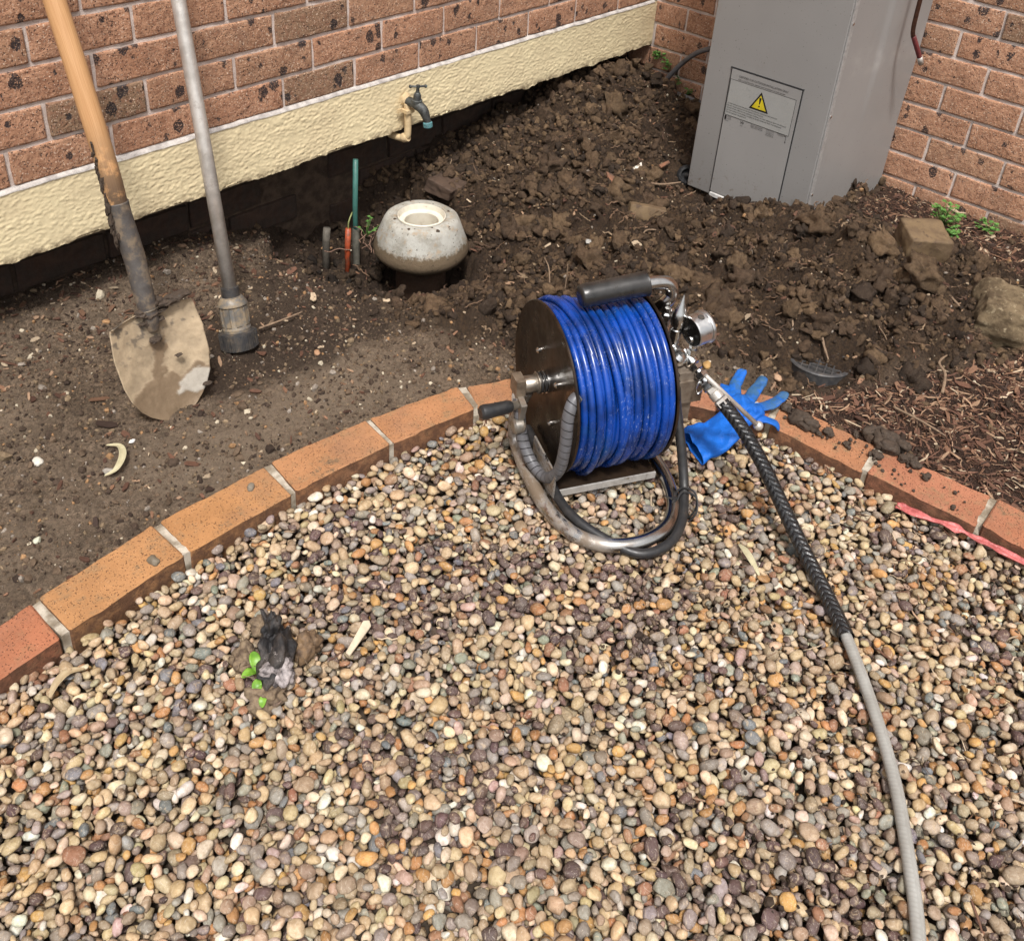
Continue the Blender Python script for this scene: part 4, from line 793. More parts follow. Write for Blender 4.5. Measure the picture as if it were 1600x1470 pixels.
# ------------------------------------------------------------------ shovel
sh = thing('shovel', 'long-handled round point shovel with a muddy blade standing in the soil', 'shovel', (-2.331, -0.465, -0.392))
O_ = np.array((-2.331, -0.465, -0.392)); Mt = np.array((-2.331, -0.385, -0.150))-O_; Up = Mt/np.linalg.norm(Mt); Wd = np.array((1.0, 0.0, -0.02)); Wd -= Up*(Wd@Up); Wd /= np.linalg.norm(Wd); Nn = np.cross(Wd, Up); Ln = np.linalg.norm(Mt)
if Nn[1] > 0: Nn = -Nn
ns, nt = 80, 64; S_, T_ = np.meshgrid(np.linspace(0, 1, ns), np.linspace(-1, 1, nt), indexing='ij')
hw = np.interp(S_, [0, .08, .3, .55, .70, .80, .88, .94, .98, 1.0], [.090, .0965, .1035, .1015, .0925, .080, .064, .045, .026, .004])
lip = ss(0.05, 0.0, S_); dep_ = 0.020*T_**2*(0.35+0.65*ss(1, .5, S_))*1.0+0.012*ss(.45, .0, S_)*0
frog = 0.024*ss(0.42, 0.0, S_)*np.exp(-(T_/(0.12+0.10*(1-S_)))**2); edge_top = 0.010*lip*np.sign(1)
X_ = hw*T_; pos = X_[..., None]*Wd+((1-S_)*Ln-0.010*lip*np.abs(T_))[..., None]*Up+(dep_+frog+0.016*np.sin(S_*PI)*-0.25-edge_top*(-0.8))[..., None]*Nn
n1 = 2.0*fbm(X_*1.0, S_*.26, 26, 5, 7, 0.6); n2 = fbm(X_, S_*.26, 90, 3, 12)
base = np.array((0.40, 0.31, 0.205)); wet_dark = np.array((0.205, 0.145, 0.090)); gry = np.array((0.43, 0.39, 0.33)); drk = np.array((0.085, 0.075, 0.065))
colr = np.tile(base, S_.shape+(1,))*(1+0.12*n1[..., None])
wm = ss(0.0, 0.08, 0.34-np.hypot((X_+0.020)/0.20, (S_-0.80)/0.55)-0*n1+0.06*n1+0.10*(S_ > .6))
wm = np.maximum(wm, ss(0.0, .05, 0.20-np.abs(X_-0.006+0.07*(S_-.3))/0.085*0.8+0.05*n1)*ss(.22, .3, S_)*ss(.85, .7, S_))
wm = np.maximum(wm, ss(.0, .04, S_-0.60-0.9*np.abs(X_-0.05)*ss(0.0, .05, X_)+0.03*n1)*(X_ > -0.055)); wm = np.clip(wm, 0, 1)
gm = ss(0, .05, 0.28-np.hypot((X_-0.058)/0.15, (S_-0.77)/0.42)+0.04*n1)
colr = colr*(1-wm[..., None])+wet_dark*wm[..., None]; colr = colr*(1-gm[..., None])+gry*gm[..., None]
dk = np.clip(ss(0.35, 0.75, n2+0.5*ss(.35, .0, S_)-0.1)*ss(.6, .1, S_)*0.75+ss(.40, .10, S_)*np.exp(-(T_/.22)**2)*.8, 0, .9)*(1-gm)
colr = colr*(1-dk[..., None])+drk*dk[..., None]
pos = pos+((0.0012*wm+0.0006*n1+0.0006*gm)[..., None])*Nn
n_ = ns*nt; Vf = pos.reshape(-1, 3); Vb = Vf-0.0025*Nn; i = np.arange(ns-1)[:, None]; j = np.arange(nt-1)[None]; q = np.stack([i*nt+j, i*nt+j+1, (i+1)*nt+j+1, (i+1)*nt+j], -1).reshape(-1, 4)
rim = [(a*nt) for a in range(ns)]+[(ns-1)*nt+b for b in range(1, nt)]+[a*nt+nt-1 for a in range(ns-2, -1, -1)]+[b for b in range(nt-2, 0, -1)]
rq = np.array([(rim[k], rim[(k+1) % len(rim)], n_+rim[(k+1) % len(rim)], n_+rim[k]) for k in range(len(rim))])
CC = np.concatenate([colr.reshape(-1, 3), np.tile(drk, (n_, 1))]); CC = np.hstack([CC, np.ones((len(CC), 1))])
t = NT('muddy_blade_steel'); bc = t.attr('tint'); c = t.mix(t.ramp(t.noise(90, 4, .7), .4, .62, 0, .25), bc, t.mix(1.0, bc, (.6, .58, .55), 'MULTIPLY')); c = t.mix(t.ramp(t.noise(420, 2), .70, .745, 0, .8), c, (.05, .04, .03))
M['blade'] = t.out(c, .62, 0, t.bump(t.noise(230, 4, .7), .0010, .6), .35)
link('blade', mesh_np('blade', np.vstack([Vf, Vb]), np.vstack([q, q[:, ::-1]+n_, rq]), True, {'tint': ('FLOAT_COLOR', CC)}), M['blade'], sh)
M['sock'] = m_plain('muddy_dark_steel', (0.105, 0.095, 0.088), .55, .3, 45, .3, (.06, .05, .045), .001, 120, dirt=(.20, .15, .10), dirt_th=(.44, .66), df=26)
sp = spl([tuple(Mt-Up*0.050+Nn*0.003), tuple(Mt-Up*0.022+Nn*0.009), tuple(Mt+Up*0.02+Nn*0.010), tuple(np.array((-2.326, -0.362, -0.045))-O_), tuple(np.array((-2.330, -0.338, 0.045))-O_), tuple(np.array((-2.3305, -0.331, 0.075))-O_)], 8)
tubeobj('socket', sp, np.interp(np.linspace(0, 1, len(sp)), [0, .15, .4, .7, 1], [.012, .016, .0205, .0225, .0235]), M['sock'], sh, 20)
t = NT('ash_wood_handle'); uv = t.attr('uvt', 'Vector'); gv = t.scalev(uv, (5.0, 14.0, 1.0)); g = t.noise(1.6, 5, .6, gv, .6)
c = t.mix(t.ramp(g, .35, .65), (0.56, 0.325, 0.155), (0.43, 0.225, 0.095)); c = t.mix(t.ramp(t.noise(5.0, 4, .6, t.scalev(uv, (2.5, 3.0, 1.0))), .55, .8, 0, .5), c, (0.55, .36, .18))
c = t.mix(t.ramp(t.noise(9, 4, .7), .66, .8, 0, .4), c, (.22, .13, .07))
dn = t.math('MULTIPLY', t.ramp(t.sep(uv, 0), 0.19, 0.0), t.ramp(t.noise(28, 5, .7), .32, .50)); c = t.mix(t.math('MULTIPLY', dn, .92), c, (.085, .06, .042))
M['wood'] = t.out(c, .48, 0, t.bump(g, .0006, .5), .4)
hp = np.array([(-2.3305, -0.331, 0.072), (-2.331, -0.318, 0.14), (-2.329, -0.262, 0.30), (-2.325, -0.20, 0.447), (-2.321, -0.10, 0.70), (-2.318, -0.035, 0.88)])-O_
tubeobj('handle', spl(hp, 8), 0.0212, M['wood'], sh, 24)
for k, (s0, t0, sz, fl) in enumerate(((-0.01, .50, .018, .7), (-.015, .72, .015, .6), (0.0, .30, .013, .7), (-.01, .62, .013, .8), (.27, -.04, .010, .8), (.05, .02, .016, .7), (.10, -.10, .012, .7), (.12, .16, .009, .7), (.02, -.12, .017, .6), (-.03, .16, .014, .8), (.05, .30, .009, .6), (.80, .72, .008, .5), (.47, .33, .006, .5))):
    p = t0*.1*Wd+(1-s0)*Ln*Up+(0.012+.02*t0*t0)*Nn; bv, bf = lump(I3, 400+k, .45, 1.6, .9, 3)
    part('mud_lump', ([tuple(v*np.array((sz*1.25, sz*.8, sz*.75*fl))+p) for v in bv], [tuple(f) for f in bf]), M['clodp'] if 'clodp' in M else M.setdefault('clodp', m_plain('moist_mud', (.062, .042, .028), .85, 0, 120, .5, bumpd=.002, bf=140)), sh)
for k in range(34):      # mud smeared down the shaded side of handle and socket
    f = k/33; p = np.array((-2.331-0.0215+random.uniform(-.003, .005)*(1-f*.6), -0.352+0.045*f+random.uniform(-.006, .004), 0.00+0.20*f))-O_; bv, bf = lump(I2, 430+k, .7, 1.9); s_ = random.uniform(.003, .0065)*(1.2-.6*f)
    part('mud_smear', ([tuple(v*np.array((s_*.8, s_, s_*2.0))+p) for v in bv], [tuple(x_) for x_ in bf]), M['clodp'], sh)

# ------------------------------------------------------------------ aluminium probe with black coupling
pr = thing('suction_pole', 'grey aluminium pole with a muddy coupling and black ribbed end on the soil', 'pole', (-2.093, -0.347, -0.388))
A0 = np.array((-2.093, -0.347, -0.388)); A1 = np.array((-2.020, -0.118, 0.377)); dA = (A1-A0)/np.linalg.norm(A1-A0)
def pa(s_): return tuple(dA*s_)
tubeobj('pole', [pa(.13), pa(.5), pa(.9), pa(1.13)], 0.0160, M['galv'], pr, 28)
M['coupl'] = m_plain('muddy_grey_coupling', (0.16, 0.155, 0.145), .5, .3, 60, .3, (.09, .08, .07), .0006, 150, dirt=(.26, .20, .13), dirt_th=(.42, .62), df=30)
part('neck_band', lathe([(0.0175, 0.126), (0.0205, 0.130), (0.0205, 0.152), (0.0165, 0.154)], d=dA, seg=28), M['blackpl'], pr)
v_, f_ = lathe([(0.033, 0.046), (0.0335, 0.054), (0.0305, 0.060), (0.0300, 0.108), (0.0345, 0.110), (0.0335, 0.116), (0.0260, 0.128), (0.0190, 0.131)], d=dA, seg=40)
part('coupling', (v_, f_), M['coupl'], pr, True, 30)
R_ = frame_z(dA)
for k in range(8):
    a = 2*PI*k/8; c_ = R_ @ Vector((0.0300*math.cos(a), 0.0302*math.sin(a), 0.084)); part('coupling_lug', box(c_, (0.005, 0.013, 0.044), R_ @ Matrix.Rotation(a, 3, 'Z')), M['coupl'], pr, False)
v_, f_ = lathe([(0.032, 0.0), (0.0415, 0.004), (0.0430, 0.034), (0.0415, 0.044), (0.033, 0.047)], d=dA, seg=72); part('end_ring', (v_, f_), M['blackpl'], pr, True, 30)
for k in range(30):
    a = 2*PI*k/30; c_ = R_ @ Vector((0.0430*math.cos(a), 0.0430*math.sin(a), 0.024)); part('grip_rib', box(c_, (0.003, 0.0035, 0.036), R_ @ Matrix.Rotation(a, 3, 'Z')), M['blackpl'], pr, False)
# ------------------------------------------------------------------ hose reel
reel = thing('hose_reel', 'portable steel-framed reel wound full of blue high pressure hose on the pebbles', 'hose reel', (-1.85, -1.08, -0.405), (0, 0, -0.5))
ZC, RF, WR = 0.190, 0.179, 0.211
t = NT('blue_hose_jacket'); c = t.mix(t.ramp(t.noise(16, 4, .6), .35, .7), (0.003, 0.052, 0.32), (0.003, 0.022, 0.12)); c = t.mix(t.ramp(t.noise(7, 3), .55, .75, 0, .55), c, (0.012, 0.075, 0.20))
du = t.ramp(t.noise(260, 4, .7, t.scalev(t.tc, (1, 1, .35))), .57, .70); du = t.math('MULTIPLY', du, t.ramp(t.noise(11, 4), .40, .62)); c = t.mix(t.math('MULTIPLY', du, .55), c, (.42, .47, .55))
M['hose'] = t.out(c, t.math('MULTIPLY_ADD', du, .5, .27), 0, t.bump(t.noise(300, 3), .0002, .4), .5, .1)
t = NT('brown_black_flange'); c = t.mix(t.ramp(t.noise(9, 5, .65), .38, .68), (0.020, 0.014, 0.010), (0.060, 0.037, 0.022)); c = t.mix(t.ramp(t.noise(60, 5, .75), .60, .75, 0, .5), c, (.16, .12, .085))
M['flange'] = t.out(c, t.ramp(t.noise(20, 4), .3, .7, .22, .5), .55, t.bump(t.noise(120, 3), .0003, .5), .5)
fp = [(0.010, -0.0012), (RF-0.004, -0.0012), (RF-0.001, -0.0030), (RF+0.0006, -0.0012), (RF+0.0006, 0.0015), (RF-0.001, 0.0030), (RF-0.004, 0.0012), (0.010, 0.0012)]
for nm, x_ in (('flange', 0.0), ('flange', WR)):
    part(nm, lathe(fp, (x_, 0, ZC), (1, 0, 0), 96), M['flange'], reel)
part('drum_core', lathe([(0.055, 0.002), (0.055, WR-0.002)], (0, 0, ZC), (1, 0, 0), 40), M['flange'], reel)
for k in range(4):
    a = 0.9+k*PI/2; part('bolt', lathe([(.0065, -.001), (.0065, .003), (.003, .0065)], (-0.0013, 0.075*math.cos(a), ZC+0.075*math.sin(a)), (-1, 0, 0), 12), M['steel'], reel)
HR = 0.0076; pts = []
rr_ = random.Random(5)
lo_r, hi_r = 0.147, 0.1640
inner = []; turns = 11.6
for k in range(int(turns*48)): ph = 2*PI*k/48; inner.append((0.013+(WR-0.026)*k/(turns*48), lo_r*math.cos(ph), ZC+lo_r*math.sin(ph)))
tubeobj('wound_hose', inner, HR, M['hose'], reel, 8)
outer = []; N_ = 13; amp = [rr_.uniform(-.0035, .0035) for _ in range(N_+2)]; am2 = [rr_.uniform(-.0022, .0022) for _ in range(N_+2)]; rad = [rr_.uniform(-.003, .0035) for _ in range(N_+2)]
for k in range(N_*60):
    tn = k/60; i0 = int(tn); f = tn-i0; ph = 2*PI*tn+0.6
    A_ = amp[i0]*(1-f)+amp[i0+1]*f; B_ = am2[i0]*(1-f)+am2[i0+1]*f; Rr = hi_r+rad[i0]*(1-f)+rad[i0+1]*f
    sag = 0.004*max(0, -math.sin(ph))*(1+0.4*math.sin(i0*2.1))
    x_ = 0.0100+(WR-0.0195)*tn/N_+A_*math.sin(ph+i0)+B_*math.sin(2*ph)
    outer.append((min(max(x_, .0100), WR-.0095), (Rr)*math.cos(ph), ZC+(Rr+sag)*math.sin(ph)))
tubeobj('wound_hose', spl(outer[::2], 3), HR, M['hose'], reel, 12)
# upper crossing wraps
def wrap(xa, xb, r0, p0, p1, dr=0.0, dz=0.0, wob=0.0, n=70):
    P = []
    for k in range(n+1):
        f = k/n; ph = p0+(p1-p0)*f; r_ = r0+dr*math.sin(f*PI); ed = min(f, 1-f)*9; r_ -= 0.013*max(0, 1-ed)
        P.append((xa+(xb-xa)*(f*f*(3-2*f))+wob*math.sin(f*9), r_*math.cos(ph), ZC+dz*max(0, -math.sin(ph))+r_*math.sin(ph)))
    return P
D = math.radians
for xa, xb, p0, p1, dr, dz in ((0.075, 0.128, 60, 330, .0, .0), (0.092, 0.146, 62, 345, .0, .002), (0.058, 0.075, 30, 318, .0, .0), (0.150, 0.172, 50, 352, .001, .002), (0.104, 0.098, 95, 300, .003, .0), (0.024, 0.044, 80, 325, .0, .0), (0.178, 0.1965, 40, 352, 0.002, 0), (0.196, 0.200, 60, 350, 0.001, 0), (0.128, 0.116, 58, 335, .002, 0)):
    tubeobj('wound_hose', wrap(xa, xb, 0.1735, D(p0), D(p1), dr, dz, .001), HR, M['hose'], reel, 12)
tubeobj('loose_loop', wrap(0.036, 0.062, 0.173, D(20), D(395), .006, -0.010, .002, 110), HR, M['hose'], reel, 12)
tubeobj('loose_loop', wrap(0.020, 0.050, 0.170, D(20), D(170), .010, 0, .001), HR, M['hose'], reel, 12)
# frame: polished tube loop on the ground, rising behind to the carrying handle
FT = 0.0145
fr_ = [(-0.036, 0.012, 0.175), (-0.048, 0.024, 0.118), (-0.052, 0.018, 0.066), (-0.052, -0.020, 0.036), (-0.052, -0.09, 0.026), (-0.046, -0.17, 0.020), (-0.020, -0.245, 0.018), (0.025, -0.288, 0.018), (0.09, -0.303, 0.018), (0.155, -0.286, 0.018), (0.200, -0.240, 0.018), (0.224, -0.17, 0.019), (0.230, -0.09, 0.020), (0.232, 0.0, 0.022), (0.236, 0.06, 0.032), (0.236, 0.085, 0.10), (0.232, 0.075, 0.20), (0.232, 0.045, 0.28), (0.236, 0.018, 0.328), (0.246, 0.000, 0.356), (0.256, -0.004, 0.378), (0.250, -0.002, 0.398), (0.226, 0.0, 0.408), (0.14, 0.0, 0.406), (0.075, 0.0, 0.401)]
t = NT('frame_tube_steel'); c = t.mix(t.ramp(t.noise(30, 4), .4, .7), (0.56, 0.54, 0.51), (0.40, 0.36, 0.32)); y_ = t.sep(t.tc, 0)
dd = t.math('MULTIPLY', t.ramp(t.noise(26, 6, .7, t.scalev(t.tc, (1, .5, 1))), .40, .60), t.ramp(y_, 0.06, -0.02)); c = t.mix(dd, c, (.17, .125, .085))
M['frame'] = t.out(c, t.math('MULTIPLY_ADD', dd, .55, .20), t.math('SUBTRACT', 1.0, t.math('MULTIPLY', dd, .85)), t.bump(t.noise(200, 3), .0002, .4))
tubeobj('frame_tube', spl(fr_, 9), FT, M['frame'], reel, 24)
# short brace carrying the right axle end
tubeobj('brace_tube', spl([(0.232, 0.075, 0.22), (0.236, 0.03, 0.208), (0.240, -0.03, 0.20)], 8), 0.0105, M['steel'], reel, 16)
gpts = spl([(0.053, 0, 0.399), (0.075, 0, 0.401), (0.13, 0.0, 0.405), (0.185, 0, 0.409), (0.197, 0, 0.410)], 10); tt = np.linspace(0, 1, len(gpts))
tubeobj('handle_grip', gpts, np.interp(tt, [0, .02, .08, .2, .75, .93, .96, 1], [.012, .019, .023, .0245, .0250, .0255, .027, .024]), m_plain('black_foam_grip', (0.014, 0.013, 0.012), .30, 0, 20, .3, (.05, .045, .04), .0012, 25, spec=.6), reel, 24)
part('cross_plate', box((0.088, -0.116, 0.030), (0.236, 0.046, 0.004)), M['flange'], reel, False)
part('plate_lip', box((0.088, -0.1412, 0.0255), (0.236, 0.004, 0.015)), m_plain('scuffed_plate', (.45, .43, .40), .5, .3, 60, .3, dirt=(.12, .09, .06)), reel, False)
part('side_gusset', box((-0.030, -0.10, 0.062), (0.004, 0.12, 0.07)), M['frame'], reel, False)
# upright for the axle on the crank side sits inside the flange edge
part('axle', lathe([(0.011, -0.045), (0.013, -0.043), (0.013, WR+0.03), (0.011, WR+0.032)], (0, 0, ZC+0.012), (1, 0, 0), 20), M['steel'], reel)
hubz = ZC+0.012
part('axle_nut', lathe([(0.0165, -0.050), (0.0185, -0.047), (0.0185, -0.022), (0.0215, -0.021), (0.0215, -0.016)], (0, 0, hubz), (1, 0, 0), 24), m_plain('brown_fitting_steel', (.38, .33, .27), .35, .9, 50, .3, (.2, .16, .12)), reel)
part('swivel_block', join([box((-0.060, 0.0, hubz+0.003), (0.020, 0.036, 0.038)), box((-0.060, -0.002, hubz-0.020), (0.018, 0.022, 0.018))]), m_plain('muddy_brass_block', (.34, .27, .20), .45, .7, 50, .4, (.16, .12, .085)), reel, False)
for k in range(5): part('washer', lathe([(0.010, 0), (0.0235-0.0012*(k % 2), 0), (0.0235-0.0012*(k % 2), .0018), (.010, .0018)], (-0.0135+0.0042*k-.006, 0, hubz), (1, 0, 0), 32), M['chrome'] if k % 2 == 0 else M['blackpl'], reel)
# grey spiral wrapped feed hose
wp = spl([(-0.060, -0.006, hubz-0.024), (-0.060, -0.016, 0.150), (-0.056, -0.038, 0.092), (-0.044, -0.078, 0.054), (-0.030, -0.122, 0.056), (-0.022, -0.156, 0.105), (-0.020, -0.166, 0.175), (-0.018, -0.160, 0.235), (-0.006, -0.148, 0.262), (0.006, -0.142, 0.270)], 14)
t = NT('grey_spiral_wrap'); uv = t.attr('uvt', 'Vector'); ph = t.math('MULTIPLY_ADD', t.sep(uv, 0), 1/0.0165, t.math('MULTIPLY', t.sep(uv, 1), 0.159155)); fr2 = t.math('FRACT', ph); gap = t.math('MAXIMUM', t.ramp(fr2, .07, .02), t.ramp(fr2, .93, .98))
c = t.mix(gap, t.mix(t.ramp(t.noise(50, 3), .3, .7), (0.125, 0.125, 0.135), (0.095, 0.092, 0.095)), (0.006, 0.006, 0.006)); M['wrap'] = t.out(c, .42, 0, t.bump(t.math('SUBTRACT', 1.0, gap), .0022, 1.0), .45)
tubeobj('spiral_feed_hose', wp, 0.0122, M['wrap'], reel, 22)
part('feed_elbow', lathe([(0.0125, -.004), (0.0140, 0), (0.0140, 0.016), (0.0115, 0.020)], (-0.060, -0.004, hubz-0.020), (0, -.15, -1), 6), M['galv'], reel)
# crank
cr = part('crank_bracket', join([box((-0.060, -0.020, 0.158), (0.012, 0.034, 0.058), Matrix.Rotation(0.25, 3, 'X')), lathe([(.014, 0), (.017, .004), (.017, .020), (.013, .024)], (-0.052, -0.028, 0.122), (-1, 0, 0), 16), tube([(-0.058, -0.016, 0.168), (-0.088, -0.030, 0.176)], 0.009, 12)]), m_plain('worn_bracket_steel', (.40, .37, .33), .38, .8, 30, .4, (.2, .17, .13), dirt=(.15, .11, .08)), reel, True)
part('crank_handle', lathe([(0.0095, 0.0), (0.0120, 0.003), (0.0135, 0.012), (0.0145, 0.045), (0.0160, 0.058), (0.0150, 0.066), (0.011, 0.070)], (-0.082, -0.030, 0.178), (-1, -0.12, 0.03), 24), M['black'], cr)
# black whip hose following the frame loop, with cable tie
bh = spl([(-0.020, 0.03, 0.060), (-0.018, -0.07, 0.050), (-0.020, -0.145, 0.034), (-0.008, -0.215, 0.030), (0.030, -0.275, 0.022), (0.085, -0.325, 0.014), (0.150, -0.318, 0.013), (0.200, -0.276, 0.018), (0.236, -0.215, 0.026), (0.247, -0.178, 0.060), (0.247, -0.148, 0.115), (0.246, -0.115, 0.170), (0.250, -0.085, 0.225)], 12)
bh[:, 1] = np.where(bh[:, 1] < -0.3, bh[:, 1]+0*bh[:, 1], bh[:, 1])
tubeobj('black_whip_hose', bh, 0.0100, M['black'], reel, 16)
tie = part('cable_tie', join([tube(spl([(0.226-0.020, -0.225-0.012, 0.018), (0.226, -0.218, 0.040), (0.248, -0.238, 0.040), (0.240, -0.262, 0.022), (0.222, -0.262, 0.000), (0.206, -0.248, 0.000)], 6, True), 0.0022, 6, True), tube(spl([(0.226-0.024, -0.225-0.002, 0.018), (0.228, -0.208, 0.041), (0.251, -0.228, 0.042), (0.244, -0.252, 0.023), (0.226, -0.252, 0.000), (0.210, -0.238, 0.000)], 6, True), 0.0022, 6, True), box((0.206, -0.226, 0.034), (0.010, 0.008, 0.007)), tube([(0.204, -0.226, 0.034), (0.186, -0.222, 0.044)], 0.0016, 6)]), M['black'], reel)
# right-hand manifold block with fittings, nozzles and pressure gauge
part('valve_block', join([box((0.280, -0.074, 0.196), (0.056, 0.052, 0.054)), box((0.272, -0.070, 0.148), (0.040, 0.042, 0.060)), box((0.276, -0.072, 0.232), (0.048, 0.044, 0.020))]), m_plain('muddy_block_steel', (.30, .25, .20), .5, .6, 40, .4, (.15, .11, .08)), reel, False)
def fit(nm, prof, c, d, seg=6, mat='chrome', par=None): return part(nm, lathe(prof, c, d, seg), M[mat], par or reel, True, 25)
GC = np.array((0.285, -0.070, 0.330))
ga = part('pressure_gauge', lathe([(0.010, -0.013), (0.031, -0.013), (0.0325, -0.011), (0.0325, 0.017), (0.0345, 0.018), (0.0355, 0.021), (0.0345, 0.025), (0.031, 0.026), (0.030, 0.023), (0.004, 0.0235)], tuple(GC), (0.93, 0.20, 0.10), 48), m_plain('brushed_gauge_steel', (.66, .66, .65), .33, 1.0, 90, .08, (.5, .49, .47)), reel)
part('gauge_back', lathe([(0.0305, -0.0145), (0.0305, -0.0125)], tuple(GC), (0.93, 0.20, 0.10), 40), m_plain('dark_gauge_back', (.03, .028, .026), .25, .6, 20, .3), ga)
part('gauge_knob', lathe([(.0055, -.020), (.0065, -.018), (.0065, -.014)], tuple(GC+np.array((0.0, -0.010, -0.010))), (0.93, 0.20, 0.10), 16), M['chrome'], ga)
part('gauge_plug', lathe([(.0075, 0), (.0065, .0022)], tuple(GC+np.array((0.004, -0.004, 0.0315))), (0, -.1, 1), 20), M['blackpl'], ga)
part('gauge_glass', lathe([(0.0305, 0.0236), (0.001, 0.0240)], tuple(GC), (0.93, 0.20, 0.10), 40), m_plain('white_dial', (.7, .7, .68), .1, 0), ga)
fit('gauge_stem', [(0.008, 0), (0.008, .010), (.0115, .011), (.0115, .022), (.009, .024), (.009, .040)], tuple(GC-np.array((0, 0, 0.034))), (0.02, -0.02, -1), 6)
T0 = GC-np.array((0, 0, 0.074)); hd = np.array((0.033, -0.091, -0.052)); hd /= np.linalg.norm(hd)
fit('tee_fitting', [(.011, -.024), (.013, -.022), (.013, -.008), (.0145, -.006), (.0145, .010), (.0125, .012)], tuple(T0), tuple(hd), 16)
for k, (s_, r_, l_, sg) in enumerate(((.014, .0135, .012, 6), (.027, .0105, .006, 16), (.034, .0145, .013, 6), (.048, .012, .008, 20), (.057, .0150, .016, 6))):
    fit('hose_fitting', [(r_*.9, 0), (r_, .0012), (r_, l_-.0012), (r_*.9, l_)], tuple(T0+hd*s_), tuple(hd), sg)
for (x_, y_, zz, h_, r_, cone) in ((0.254, -0.044, 0.268, .125, .0125, True), (0.236, -0.024, 0.262, .100, .0105, False), (0.250, -0.008, 0.262, .095, .0105, False)):
    pf = [(r_*.85, 0), (r_, .002), (r_, .016), (r_*.8, .018), (r_*.8, .030), (r_*.95, .032), (r_*.95, .052), (r_*.75, .054), (r_*.75, .064)]
    fit('nozzle_holder', pf, (x_, y_, zz), (0.05, 0, 1), 16)
    if cone: fit('cone_nozzle', [(.015, .062), (.016, .066), (.016, .086), (.0135, .092), (.0015, .132)], (x_, y_, zz), (0.05, 0, 1), 28)
    else: fit('nozzle', [(r_, .062), (r_, .084), (r_*.7, .088), (r_*.6, .098)], (x_, y_, zz), (0.05, 0, 1), 6)
fit('ball_joint', [(.004, -.018), (.014, -.014), (.019, -.004), (.019, .006), (.014, .015), (.006, .019)], (0.258, -0.064, 0.262), (0.5, -0.3, 1), 24)
part('split_ring', tube(spl([(T0+hd*.055+np.array(p)) for p in ((-.014, 0, .002), (-.022, -.002, -.010), (-.017, -.004, -.024), (-.008, -.003, -.014))], 6, True), .002, 8, True), M['chrome'], reel)
def rl(p):  # reel local -> world
    c_, s_ = math.cos(-0.5), math.sin(-0.5); return np.array((-1.85+c_*p[0]-s_*p[1], -1.08+s_*p[0]+c_*p[1], -0.405+p[2]))
# ------------------------------------------------------------------ outgoing pressure hose
W0 = rl(T0+hd*0.070); Wd_ = rl(T0+hd*.172)-rl(T0+hd*.072)
hp_ = [W0-Wd_*.05, (-1.639, -1.41, -0.228), (-1.643, -1.456, -0.262), (-1.653, -1.505, -0.300), (-1.684, -1.579, -0.345), (-1.720, -1.648, -0.375), (-1.772, -1.721, -0.386), (-1.833, -1.791, -0.386), (-1.891, -1.851, -0.389), (-1.95, -1.905, -0.389), (-2.002, -1.949, -0.389), (-2.053, -1.987, -0.389), (-2.12, -2.031, -0.389), (-2.182, -2.070, -0.389), (-2.235, -2.099, -0.389), (-2.36, -2.165, -0.389), (-2.55, -2.26, -0.392), (-2.9, -2.42, -0.395)]
H_ = spl(hp_, 16); cut = 7*16; ps = thing('pressure_hose', 'pale grey pressure hose with black braided sleeve running from the reel across the pebbles', 'hose', tuple(W0))
t = NT('grey_hose_rubber'); uv = t.attr('uvt', 'Vector'); c = t.mix(t.ramp(t.noise(20, 4), .3, .7), (0.36, 0.355, 0.33), (0.28, 0.27, 0.245)); wv = t.math('SINE', t.math('MULTIPLY_ADD', t.sep(uv, 0), 900.0, t.math('MULTIPLY', t.sep(uv, 1), 3.0)))
M['ghose'] = t.out(t.mix(t.ramp(wv, .6, 1, 0, .15), c, (.5, .48, .44)), .38, 0, t.bump(wv, .0003, .5), .5)
tubeobj('hose', H_[cut-6:]-W0, 0.0102, M['ghose'], ps, 20)
t = NT('black_braided_sleeve'); uv = t.attr('uvt', 'Vector'); L1 = t.math('MULTIPLY', t.sep(uv, 0), 1/0.0125); A1_ = t.math('MULTIPLY', t.sep(uv, 1), 3/(2*PI))
p1 = t.math('PINGPONG', t.math('ADD', L1, t.math('MULTIPLY', t.math('PINGPONG', A1_, .5), 1.6)), .5); hgt = t.math('POWER', t.math('MULTIPLY', p1, 2.0), .6); nn = t.noise(160, 3, .6)
c = t.mix(t.ramp(hgt, .15, .5), (.004, .004, .004), (.016, .016, .017)); c = t.mix(t.ramp(t.noise(120, 5, .7), .58, .72, 0, .6), c, (.16, .15, .14))
M['braid'] = t.out(c, t.ramp(nn, .3, .7, .22, .42), 0, t.bump(t.math('ADD', hgt, t.math('MULTIPLY', nn, .6)), .0022, 1.0), .6)
i0_ = int(np.searchsorted(np.cumsum(np.linalg.norm(np.diff(H_, axis=0), axis=1)), 0.044)); V, F, uv_ = tube_np(H_[i0_:cut], 0.0145, 28); l_ = uv_[:, 0]/0.0125; a_ = uv_[:, 1]*3/(2*PI); pp = lambda q, s_: s_-np.abs(np.mod(q, 2*s_)-s_)
hh = np.abs(pp(l_+1.6*pp(a_, .5), .5)*2)**.7; cen = np.repeat(H_[i0_:cut], 28, 0); V = cen+(V-cen)*(0.955+0.065*hh)[:, None]
link('braided_sleeve', mesh_np('braided_sleeve', V-W0, F, True, {'uvt': ('FLOAT_VECTOR', uv_)}), M['braid'], ps)
